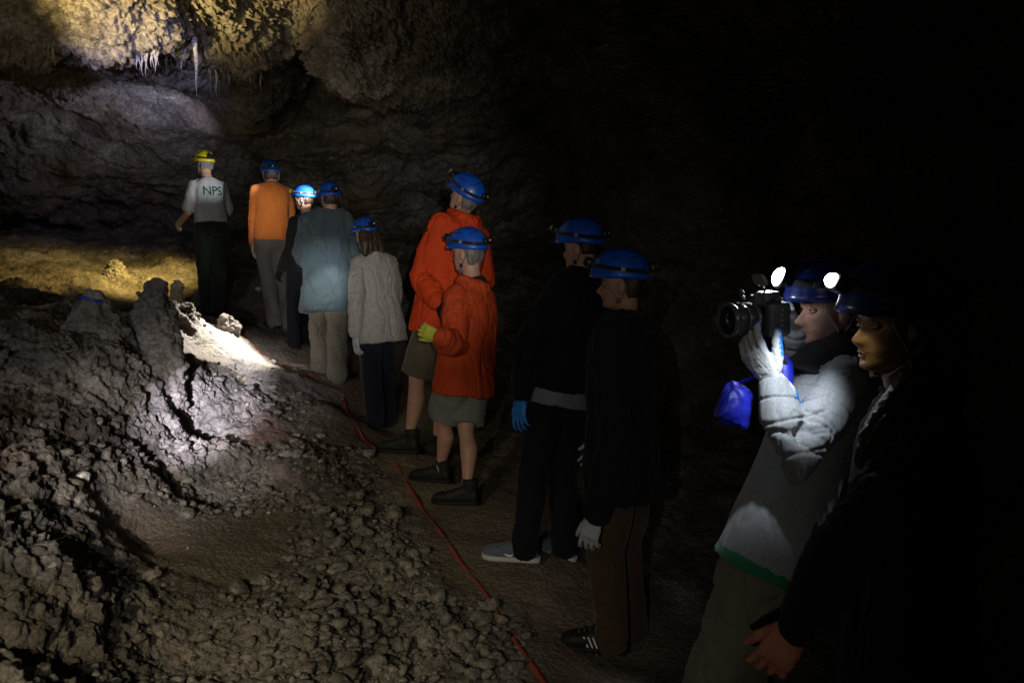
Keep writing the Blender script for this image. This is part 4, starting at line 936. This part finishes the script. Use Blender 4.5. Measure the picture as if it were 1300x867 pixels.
for k in range(520):
    o = rng.normal(0, 1, 3); t0 = rng.uniform(0, 1); a = lh(-.078, -.02 - .07 * t0, -.0); base_ = [(-.078, -.02 - .07 * t0, -.0), (-.096, -.02 - .05 * t0, -.07), (-.128, .03 - .06 * t0, -.14), (-.168, .10 - .09 * t0, -.20), (-.175, .13 - .09 * t0, -.27), (-.165, .14 - .08 * t0, -.34 - .03 * rng.random())]
    ph = rng.uniform(0, 6.28); cv = []
    for j in range(15):
        u_ = j / 14 * 5; i_ = min(4, int(u_)); f_ = u_ - i_; b_ = np.array(base_[i_]) * (1 - f_) + np.array(base_[i_ + 1]) * f_
        b_ = b_ + o * A(.010, .016, .004) * (.4 + j / 9) + A(math.sin(ph + j * .9), math.cos(ph + j * .8), 0) * .004 * (.3 + j / 8); cv.append(lh(*b_))
    r_ = rng.uniform(.0004, .0009)
    for j in range(14):
        tdir = nrm(cv[j + 1] - cv[j]); u1 = nrm(np.cross(tdir, A(0, 1, .1))); v1 = np.cross(u1, tdir)
    n0 = len(V)
    for j in range(15):
        tdir = nrm(cv[min(j + 1, 14)] - cv[max(j - 1, 0)]); u1 = nrm(np.cross(tdir, A(0, 1, .1))); v1 = np.cross(u1, tdir)
        for s_ in range(3): V.append(cv[j] + (u1 * math.cos(s_ * 2.094) + v1 * math.sin(s_ * 2.094)) * r_ * (1 - .7 * j / 14))
    for j in range(14):
        for s_ in range(3): F.append((n0 + j * 3 + s_, n0 + j * 3 + (s_ + 1) % 3, n0 + j * 3 + 3 + (s_ + 1) % 3, n0 + j * 3 + 3 + s_))
so = mesh_obj('hair_strands', V, np.array(F), M['hair_dark'], q.hair); tag(so, kind='stuff')
for k, pp in PP.items():
    pass

# lettering on the grey T-shirt
q = PP['guide']
fc = bpy.data.curves.new('lettering', 'FONT'); fc.body = 'NPS'; fc.size = .115; fc.extrude = .001; fc.align_x = 'CENTER'; fc.align_y = 'CENTER'; fc.offset = .001
fo = bpy.data.objects.new('lettering', fc); COL.objects.link(fo)
dg = bpy.context.evaluated_depsgraph_get(); dg.update()
me = bpy.data.meshes.new_from_object(fo.evaluated_get(dg)); bpy.data.objects.remove(fo)
ctr = q.nk - q.sp * .165 * q.s + q.rt * .005
# wrap: project every letter vertex on to the back of the shirt
from mathutils.bvhtree import BVHTree
jm = q.jacket.data; org = worldloc(q.jacket)
bv = BVHTree.FromPolygons([tuple(np.array(v.co) + org) for v in jm.vertices], [tuple(p.vertices) for p in jm.polygons])
import bmesh
bm = bmesh.new(); bm.from_mesh(me); bmesh.ops.subdivide_edges(bm, edges=bm.edges[:], cuts=2)
V = []
for v in bm.verts:
    o_ = ctr + q.rt * v.co.x + q.sp * v.co.y * 1.15 - q.fw * .4
    hit = bv.ray_cast(Vector(o_), Vector(q.fw)); pz_ = np.array(hit[0]) if hit[0] is not None else ctr
    V.append(pz_ - q.fw * (.0025 + v.co.z))
fc_ = [tuple(v.index for v in f.verts) for f in bm.faces]; bm.free()
mesh_obj('lettering', V, fc_, M['green_print'], q.jacket, False)
# ------------------------------------------------------------------ the camera in the photographer's hands
cr_ = empty('camera', tuple(P(968, 403, 2.21)), 'black camera with a long zoom lens held up to the eye by a gloved hand', 'camera')
cr_.scale = (1.06, 1.06, 1.06); cc = P(968, 403, 2.21); ax = nrm(P(892, 410, 2.15) - cc); LK = .55; up = nrm(A(.05, 0, 1) - ax * np.dot(A(.05, 0, 1), ax)); sd = np.cross(ax, up)      # ax lens axis, sd sideways
S = Soup(); S.box(cc - ax * .015, sd * .068, ax * .024, up * .046, .45); S.box(cc - ax * .015 + up * .048, sd * .026, ax * .028, up * .020, .6); S.box(cc - ax * .005 - sd * .055, sd * .018, ax * .034, up * .044, .6); S.box(cc - ax * .045 + up * .035, sd * .02, ax * .012, up * .014, .6)
S.box(cc - ax * .015 + sd * .058 + up * .046, sd * .012, ax * .012, up * .008, .8)
body = fuse('camera_body', S, .0022, M['cam_body'], cr_, 2)
lc = cc + ax * .01; LS = [(0, .033), (.012, .034), (.014, .037), (.04, .038), (.042, .036), (.05, .036), (.052, .040), (.085, .041), (.087, .0385), (.10, .0385), (.102, .042), (.135, .043), (.137, .041), (.150, .041), (.153, .045), (.180, .0465), (.184, .044), (.183, .040), (.170, .036)]
S = Soup(); S.loft([(lc + ax * a * LK, up * b, sd * b) for a, b in LS], 48); lens = S.raw('lens', M['cam_gloss'], cr_, True)
S = Soup(); S.loft([(lc + ax * (.176 * LK - .006 * (1 - k)), up * .037 * k, sd * .037 * k) for k in (1, .7, .3, .05)], 32); S.raw('front_glass', M['glass'], lens)
for nm, a0, a1, rb in (('zoom_ring', .054, .084, .041), ('focus_ring', .104, .132, .043)):
    S = Soup(); n = 40
    for k in range(n):
        t = 2 * math.pi * k / n; d = up * math.cos(t) + sd * math.sin(t); t_ = -up * math.sin(t) + sd * math.cos(t)
        S.box(lc + ax * LK * (a0 + a1) / 2 + d * rb, t_ * .0022, d * .0016, ax * LK * (a1 - a0) / 2, .8)
    S.raw(nm, M['cam_grip'], lens)
for a in (.046 * LK, .0935 * LK, .1435 * LK):
    S = Soup(); S.loft([(lc + ax * a, up * .0390, sd * .0390), (lc + ax * (a + .0012), up * .0412, sd * .0412), (lc + ax * (a + .0024), up * .0390, sd * .0390)], 40); S.raw('metal_ring', M['grey_plastic'], lens)
for k, t in enumerate((.2, .35, .5, .68, .9)):   # scale marks along the barrel, facing the viewer side
    tt = math.radians(200 + 60 * t); d = up * math.cos(tt) + sd * math.sin(tt); t_ = -up * math.sin(tt) + sd * math.cos(tt)
    for s0 in (1, -1):
        flat_shape('scale_mark', [(-.002, -.001), (.002, -.001), (.002, .001), (-.002, .001)], lc + ax * .092 * LK + (up * math.cos(.35 * k - .6) - sd * math.sin(.35 * k - .6) * -s0) * .0388, ax, nrm(np.cross(ax, up * math.cos(.35 * k - .6) + sd * s0 * math.sin(.35 * k - .6))), up * math.cos(.35 * k - .6) + sd * s0 * math.sin(.35 * k - .6), .0006, M['white_mark'], lens)
S = Soup(); S.box(cc + ax * .008 + up * .088, sd * .027, ax * .004, up * .020, .7)
# raised flash on a hinged arm
fh = cc + ax * .004 + up * .075
S = Soup(); S.tube([cc - ax * .01 + up * .06, fh + up * .012], .004, 10); S.raw('flash_hinge', M['cam_gloss'], body)
S = Soup(); S.box(fh + ax * .006 + up * .026, sd * .026, nrm(up * .85 + ax * .5) * .018, nrm(ax * .85 - up * .5) * .0045, .6); S.raw('raised_flash', M['grey_plastic'], body)
for k, (a, b, r, h) in enumerate(((-.04, -.002, .011, .008), (.042, -.01, .012, .010))):
    S = Soup(); b0 = cc - ax * .015 + sd * a + up * .046
    S.loft([(b0 + up * q_, ax * rr_, sd * rr_) for q_, rr_ in ((0, r), (h, r), (h + .002, r * .8))], 24); S.raw('dial', M['cam_gloss'], body)
for k in range(5):       # buttons down the near edge
    S = Soup(); S.ell(cc - ax * .005 + up * (.028 - .014 * k) * 1 - sd * .074 * 1, ax * .004, up * .0035, sd * .003, 10, 6); S.raw('button', M['grey_plastic'], body)
S = Soup(); S.tube([cc + ax * .05 + up * .052 + sd * .01, cc + ax * .065 + up * .066], .0035, 10); kb = S.raw('shoe_bracket', M['metal'], body)
S = Soup(); S.ell(cc + ax * .068 + up * .070, ax * .009, up * .009, sd * .009, 14, 10); S.raw('knob', M['cam_grip'], kb)
S = Soup(); S.tube([P(990, 430, 2.2), P(994, 440, 2.2), P(988, 448, 2.21), P(996, 457, 2.22)], .006, 10); S.raw('strap', M['strap'], cr_)
# ------------------------------------------------------------------ blue nylon bags
def bag(label, outline, d, th, seed, name='nylon_bag'):
    n = len(outline); c = np.mean([P(a, b, d) for a, b in outline], 0); rings = []
    for k, q_ in ((-1, .45), (-.8, .75), (-.4, .95), (0, 1), (.4, .95), (.8, .75), (1, .45)):
        rings.append((k, q_))
    V = []; F = []
    for k, q_ in rings:
        for a, b in outline: V.append(c + (P(a, b, d) - c) * q_ + A(.25, 1, 0) * k * th)
    m_ = len(rings)
    for i in range(m_ - 1):
        for j in range(n): F.append((i * n + j, i * n + (j + 1) % n, (i + 1) * n + (j + 1) % n, (i + 1) * n + j))
    V += [c - A(.25, 1, 0) * th * 1.05, c + A(.25, 1, 0) * th * 1.05]
    for j in range(n): F.append((len(V) - 2, (j + 1) % n, j)); F.append((len(V) - 1, (m_ - 1) * n + j, (m_ - 1) * n + (j + 1) % n))
    S = Soup(); S.add(V, F)
    def ds(Vv):
        r_ = fbm(Vv * np.array([15, 15, 4]), 2, seed)
        return .012 * r_ - .005 * np.exp(-(r_ * 12) ** 2) + .004 * perlin(Vv * np.array([60, 60, 28]), seed + 3) * sstep(c[2] + .02, c[2] - .06, Vv[:, 2])
    o = fuse(name, S, .004, M['nylon_blue'], None, 2, ds); tag(o, label, 'bag'); return o
b1 = bag('crumpled bright blue nylon bag hanging in the dark left of the gloved hand', [(930, 482), (944, 488), (951, 492), (955, 503), (953, 526), (946, 545), (930, 541), (905, 529), (907, 518), (914, 500), (922, 488)], 2.25, .05, 5)
S = Soup(); S.tube([P(940, 486, 2.25), P(958, 478, 2.23), P(978, 470, 2.2)], .004, 8); S.raw('cord', M['nylon_blue'], b1)
b2 = bag('strip of deep blue nylon hanging behind the raised grey sleeve and wrist', [(988, 449), (999, 453), (1004, 462), (1005, 490), (1001, 505), (1008, 520), (1000, 516), (992, 500), (986, 470)], 2.24, .02, 8, 'nylon_pouch')
g = hand('spare_glove', P(1005, 508, 2.17), nrm(A(.50, .1, -.75)), (-.5, .6, -.4), 1, M['glove_blue'], None, .72, (.2, .2, .2, .2), (.1, .2), .0028, .02, None, .01)
tag(g, 'bright blue rubber glove tucked in the crook of the bent grey sleeve', 'glove')

# ------------------------------------------------------------------ stalactites along the ledge
def shell_hit(px, py):
    """ceiling point seen in the direction of a photo position (lowest rock edge there)"""
    o = Vector(_C); d = Vector(P(px, py, 1.0)) - o; d.normalize()
    h = CB.ray_cast(o, d); return np.array(h[0]) if h[0] is not None else None
cm = bpy.data.objects['cave_ceiling'].data
vv = np.empty(len(cm.vertices) * 3, np.float32); cm.vertices.foreach_get('co', vv); vv = vv.reshape(-1, 3)
ff = np.empty(len(cm.loops), np.int32); cm.loops.foreach_get('vertex_index', ff); ff = ff.reshape(-1, 4)
CB = BVHTree.FromPolygons(vv.tolist(), ff.tolist())
def stalactite(px, y0, y1, wpx, label, group, m='flowstone', d=None, n=16):
    d = d or 6.1; top = P(px, y0, d); tip = P(px + rng.uniform(-.5, .5), y1, d)
    hit = CB.ray_cast(Vector(top) - Vector((0, 0, .02)), Vector((0, 0, 1)), 1.2)
    base_ = np.array(hit[0]) + A(0, 0, .04) if hit[0] is not None else top + A(0, 0, .12)
    tip[0] = (tip[0] + base_[0]) / 2; L = base_[2] - tip[2]; r0 = wpx * d / FPX / 2
    pts_, rad = [], []
    for k in range(n):
        t = k / (n - 1); z = base_[2] - L * t
        vis = np.clip((top[2] - z) / max(.01, top[2] - tip[2]), 0, 1)
        pts_.append(A(base_[0] + (tip[0] - base_[0]) * t + .004 * math.sin(t * 9 + px), base_[1] + (tip[1] - base_[1]) * t * .3 + .003 * math.cos(t * 7 + px), z))
        rad.append(max(.0016, r0 * (1.25 if z > top[2] else 1) * (1 - vis ** 1.3) * (1 + .10 * math.sin(t * 23 + px) + .07 * math.sin(t * 41))))
    S = Soup(); S.tube(pts_, rad, 12); o = S.raw('stalactite', M[m], None)
    tag(o, label, 'stalactite', group); return o
ORD = ['first', 'second', 'third', 'fourth', 'fifth', 'sixth', 'seventh', 'eighth', 'ninth', 'tenth', 'eleventh', 'twelfth']
def cluster(lst, phrase, group, m, d):
    for k, (px, y0, y1, w_) in enumerate(lst): stalactite(px, y0, y1, w_, ORD[k] + ' from the left ' + phrase, group, m, d)
cluster([(173.5, 77, 88, 2.4), (177, 76, 89, 2), (180, 76, 96, 2.8), (184.5, 76, 95.5, 3), (186.5, 75, 88, 2), (192, 76, 85, 2), (194, 76, 86, 2), (197, 74, 92, 3), (200, 72, 83, 2.4)], 'in the lilac-lit cluster of short white stalactites', 'lilac-lit stalactites in a tight cluster', 'flowstone', 5.98)
stalactite(248, 60, 121, 6, 'longest stalactite, a single pale grey spike hanging right of the lilac cluster', 'stalactites along the ledge', 'flowstone', 6.2, 26)
cluster([(75, 34, 50, 6), (85.5, 30, 60, 9), (97.5, 24, 55, 8.5)], 'of three thick yellowish stalactites on the face of the ledge', 'thick stalactites on the ledge face', 'creamstone', 5.72)
cluster([(57, 50, 62, 3), (61.5, 58, 73, 2.6), (68, 58, 82, 4), (74, 60, 66, 2)], 'of the cream stalactites at the left end of the ledge', 'cream stalactites at the left end', 'creamstone', 5.9)
cluster([(121, 69, 86, 2.6), (124.5, 68, 81, 3), (134, 70, 78, 2.4), (142, 70, 86, 1.8)], 'of the thin white stalactites left of the lilac cluster', 'thin white stalactites', 'flowstone', 5.95)
cluster([(209, 60, 70, 3), (213, 59, 72, 3), (217, 60, 75, 3), (230, 68, 93, 3), (236, 56, 70, 3)], 'in the shaded hollow between the lilac cluster and the longest spike', 'shaded stalactites in the hollow', 'creamstone', 6.9)
cluster([(265, 80, 99, 3), (268, 88, 111, 3), (274, 92, 123, 3.4), (290, 94, 109, 2.6), (303, 92, 104, 2.4), (318, 98, 106, 2.4), (331, 100, 115, 2.4)], 'in the dim row of thin stalactites right of the longest spike', 'dim stalactites on the rear ledge', 'creamstone', 7.4)
# ------------------------------------------------------------------ stalagmites on the mound
def gz(x, y): return float(floor_z([(x, y)])[0][0])
def stalagmite(label, px, ytop, ybase, wbase, wtop, d, seed, m='stone', lean=0, blue=False):
    t = P(px, ytop, d); b = P(px - lean, ybase, d); b[2] = min(b[2], gz(b[0], b[1]) - .05) ; S = Soup(); rings = []
    for k in range(14):
        u_ = k / 13; c_ = b + (t - b) * u_; r_ = (wbase * (1 - u_) ** 1.4 + wtop * (1 - (u_ ** 6) * .6) * min(1, u_ * 2 + .3)) * d / FPX / 2 * 1.0
        rings.append((c_ + A(.02 * perlin(A(u_ * 4, seed, 0)[None], 1)[0], 0, 0), A(r_, 0, 0), A(0, r_ * .9, 0)))
    S.loft(rings, 24)
    def ds(V): return (knobs(V * 12 + seed, 3) - .3) * .05 + (knobs(V * 28 + seed, 4) - .3) * .03 + (knobs(V * 55, 5) - .3) * .01 if not blue else (knobs(V * 16 + seed, 3) - .3) * .02 + fbm(V * 12, 3, 6) * .03
    o = fuse('stalagmite', S, .007, M[m], None, 2, ds); tag(o, label, 'stalagmite'); return o, rings
stalagmite('dark knobbly stalagmite, the tallest on the mound crest', 197, 358, 475, 40, 33, 5.0, 3, lean=-10)
stalagmite('short popcorn-covered stub beside the dark tallest stalagmite', 179, 372, 450, 26, 16, 5.2, 7, lean=4)
sm, rg = stalagmite('smooth grey conical stalagmite with a blue strip tied round its tip', 118, 368, 452, 96, 32, 5.0, 11, lean=-3, blue=True)
stalagmite('pale brown knob standing on the brightly lit crest', 238, 386, 425, 30, 16, 6.4, 15)
stalagmite('rounded tan knob at the right end of the bright crest', 290, 402, 425, 14, 20, 7.0, 19)
stalagmite('yellow-lit popcorn knob rising from the far basin', 146, 330, 362, 52, 9, 9.1, 23)
stalagmite('low yellow-lit knob in the basin left of the yellow-helmeted person', 225, 358, 374, 12, 10, 8.4, 27, m='creamstone')
c_ = P(118, 379, 5.0); B = []; FB = []
for j in range(28):
    a = 2 * math.pi * j / 28; r_ = .080
    for dz, dr in ((-.011, 0), (.011, -.006), (.011, -.002), (-.011, .004)): B.append(c_ + A(math.cos(a) * (r_ + dr), math.sin(a) * (r_ + dr) * .95, dz - math.cos(a) * .018))
for j in range(28):
    for q_ in range(4): FB.append((j * 4 + q_, ((j + 1) % 28) * 4 + q_, ((j + 1) % 28) * 4 + (q_ + 1) % 4, j * 4 + (q_ + 1) % 4))
bt = mesh_obj('flagging_strip', B, FB, M['tape_blue'], None); tag(bt, 'dark blue flagging strip tied round the smooth grey stalagmite', 'marker strip')
# ------------------------------------------------------------------ red flagging along the path
def ribbon(label, pix, wdt, lift=.004):
    w0 = []
    for a, b, d in pix: w0.append(P(a, b, d)[:2])
    w0 = np.array(w0); t = np.linspace(0, len(w0) - 1, 300); c = catmull(w0, t)
    c = c + .012 * np.stack([perlin(np.column_stack([c * 2.5, c[:, 0] * 0]), 5), perlin(np.column_stack([c * 2.5, c[:, 0] * 0]), 6)], 1)
    z = floor_z(c)[0]; z = np.maximum(np.convolve(np.pad(z, 5, 'edge'), np.ones(11) / 11, 'valid'), z * 0 - 9); z = np.maximum(z, floor_z(c)[0] - .004)
    z = z + .010 * perlin(np.column_stack([c * 5, c[:, 0] * 0]), 77) * 1.2 - .002
    V = []; F = []
    tg = np.gradient(c, axis=0); tg /= np.linalg.norm(tg, axis=1)[:, None]; nr_ = np.stack([-tg[:, 1], tg[:, 0]], 1)
    for k in range(len(c)):
        tw_ = .5 * math.sin(k * .11) + .35 * math.sin(k * .047 + 2)
        for sx, dz in ((-1, 0), (0, .003), (1, 0), (1, -.0012), (0, .0018), (-1, -.0012)):
            q = c[k] + nr_[k] * sx * wdt / 2 * math.cos(tw_); V.append((q[0], q[1], z[k] + lift + dz + sx * wdt / 2 * abs(math.sin(tw_)) * .6))
    for k in range(len(c) - 1):
        for j in range(6): F.append((k * 6 + j, k * 6 + (j + 1) % 6, (k + 1) * 6 + (j + 1) % 6, (k + 1) * 6 + j))
    o = mesh_obj('flagging_tape', V, np.array(F), M['tape_red'], None); tag(o, label, 'marker tape'); return o
ribbon('long red flagging tape laid on the ground between the rubble and the path', [(262, 400, 7.5), (300, 420, 7.2), (322, 437, 7.1), (345, 455, 6.95), (362, 460, 7.0), (400, 478, 6.85), (432, 493, 6.7), (437, 515, 6.4), (450, 545, 5.95), (480, 580, 5.5), (530, 640, 4.8), (570, 700, 4.2), (610, 755, 3.8), (650, 815, 3.4), (695, 875, 3.05), (740, 960, 2.7)], .027)
ribbon('faint red flagging tape on the dark ground at the right, behind the black jacket', [(1020, 745, 4.0), (1090, 762, 3.9), (1140, 764, 3.9), (1200, 752, 4.0), (1290, 740, 4.1)], .03)
# ------------------------------------------------------------------ loose stones
def ico(n=2):
    bm = bmesh.new(); bmesh.ops.create_icosphere(bm, subdivisions=n, radius=1); V = np.array([v.co[:] for v in bm.verts]); F = np.array([[v.index for v in f.verts] for f in bm.faces]); bm.free(); return V, F
I2, IF2 = ico(3); I1, IF1 = ico(2)
def rock_shape(Vb, sd_, flat=.7):
    V = Vb * (1 + .55 * fbm(Vb * 1.3 + sd_ * 7.7, 3, 80)[:, None]); 
    for k in range(11):
        d = nrm(rng.normal(size=3)); h = rng.uniform(.42, .8); t = V @ d; V = V - np.maximum(t - h, 0)[:, None] * d * .85
    V = V * A(1, rng.uniform(.7, 1), flat * rng.uniform(.7, 1)); a = rng.uniform(0, 6.28); c_, s_ = math.cos(a), math.sin(a)
    return V @ np.array([[c_, s_, 0], [-s_, c_, 0], [0, 0, 1]])
shapes = [rock_shape(I1, k) for k in range(24)]
# rubble: position, size; thrown where the photo shows it
cand = []
zones = [((430, 700, 3.95), .75, 900), ((520, 800, 3.45), .6, 900), ((450, 600, 4.9), .7, 500), ((400, 867, 3.0), .5, 500), ((620, 830, 3.3), .3, 160), ((240, 620, 4.2), .5, 250), ((330, 500, 5.8), .5, 200), ((300, 620, 4.5), .5, 260)]
Vs, Fs, off = [], [], 0
for (c3, rad_, cnt) in zones:
    c0 = P(*c3)[:2]; q = c0 + rng.normal(0, rad_ * .6, (cnt, 2)); z_, r_ = floor_z(q); k3 = knobs(np.column_stack([q * 1.3, 0 * q[:, 0]]), 90)
    for k in range(cnt):
        if r_[k] < .3 + .2 * rng.random() or k3[k] < .12 or q[k, 1] < 1.6: continue
        sz = min(.06, .007 + rng.exponential(.013)); V = shapes[rng.integers(24)] * sz + A(q[k, 0], q[k, 1], z_[k] + sz * .25)
        Vs.append(V); Fs.append(IF1 + off); off += len(V)
for k in range(700):      # gravel on the soil
    q = P(rng.uniform(200, 760), rng.uniform(520, 867), rng.uniform(3, 5.2))[:2]; sz = rng.uniform(.003, .010); z_ = 0
    cand.append((q, sz))
qq = np.array([c[0] for c in cand]); zz = floor_z(qq)[0]
for (q, sz), z_ in zip(cand, zz):
    V = shapes[rng.integers(24)] * sz + A(q[0], q[1], z_ + sz * .3); Vs.append(V); Fs.append(IF1 + off); off += len(V)
rb = mesh_obj('rubble', np.concatenate(Vs), np.concatenate(Fs), M['stone'], None, True); tag(rb, 'loose grey-brown rubble strewn between the mound and the path', None, None, 'stuff')
def stone(label, px, py, d, w_, flat=.6, m='stone'):
    q = P(px, py, d); z_ = gz(q[0], q[1]); r_ = w_ * d / FPX / 2
    V = rock_shape(I2, rng.random() * 50, flat) * r_; V = V + V / r_ * ((knobs(V * 30 / max(.3, 1), 4) - .3) * .006)[:, None] + A(q[0], q[1], z_ + r_ * flat * .3)
    o = mesh_obj('stone', V, IF2, M[m], None); tag(o, label, 'stone', 'separate stones lying in the rubble'); return o
stone('wide flat pale stone at the bottom edge, below the rubble field', 488, 845, 3.15, 52, .35, 'stone')
stone('flat rounded stone beside the lower end of the red tape', 630, 838, 3.2, 40, .5)
stone('large flat yellowish slab at the bottom left edge', 262, 856, 2.75, 70, .3)
stone('upright pale stone in the middle of the rubble field', 302, 740, 3.45, 34, .8)
stone('wedge-shaped stone just right of the upright pale stone', 388, 750, 3.5, 34, .7)
stone('small white-grey stone left of the sandy patch', 106, 632, 3.6, 26, 1.1, 'flowstone')
stone('single light pebble on the sandy patch', 238, 678, 3.7, 7, .8, 'flowstone')
stone('little pale pebble on the bare soil above the rubble field', 341, 656, 4.2, 7, .8, 'flowstone')
stone('rounded stone on the slope below the bright crest', 329, 501, 5.7, 14, .7)
stone('dark boulder near the centre of the rubble field', 500, 655, 4.5, 34, .7)
stone('pair-sized round stone beside the tape near the bottom', 560, 770, 3.6, 18, .8)
stone('squat brown stone left of the flat pale stone', 470, 818, 3.25, 26, .7)
stone('cream stone on the lip of the bright crest above the tape', 347, 455, 6.9, 11, .9, 'flowstone')
stone('pinkish white lump marking the bend of the red tape', 375, 458, 6.9, 12, .8, 'flowstone')
stone('tiny white stone on the ground behind the orange top', 327, 358, 9.2, 8, .9, 'flowstone')

# ------------------------------------------------------------------ light thrown by the party's own helmet lamps
for nm_, k_, tgt, wt, dg_, c_, bl_ in (
    ('photographer', 'photog', P(950, 430, 2.15), 9, 80, COOL, 1),
    ('neighbour', 'woman', P(1002, 505, 2.15), 20, 44, COOL, 1),
    ('guide', 'guide', P(150, 355, 9.2), 400, 74, YEL, 1),
    ('guide_wall', 'guide', P(60, 110, 10.5), 60, 105, LILAC, 1),
    ('profile', 'lit', P(261, 218, 8.2), 42, 31, COOL, 1),
    ('crest', 'lit', P(285, 430, 6.6), 900, 38, NEUT, 1),
    ('shirt_back', 'fleece', P(411, 372, 6.9), 22, 34, NEUT, 1),
    ('shirt_front', 'shirt', P(338, 262, 7.9), 50, 50, NEUT, 1),
    ('upward', 'red_back', P(330, 40, 7.0), 5, 40, NEUT, 1)):
    beam('headlamp_beam_' + nm_, PP[k_].lamp, tgt, wt, dg_, c_, bl_, .015)
wn = PP['woman']; beam('headlamp_spill_nose', wn.lamp + A(-.03, -.03, -.02), wn.hc + wn.Fr @ A(-.01, .100, -.03), .6, 27, (1, .93, .45), 1, .012)
for lp, en_, cl_ in ((PP['woman'].lamp, .035, (1, .9, .6)), (PP['photog'].lamp, .34, (.9, .95, 1))):
  l_ = bpy.data.lights.new('headlamp_spill', 'POINT'); l_.energy = en_; l_.color = cl_; l_.shadow_soft_size = .012
  o_ = bpy.data.objects.new('headlamp_spill', l_); COL.objects.link(o_); o_.location = lp + A(-.035, -.02, -.07)
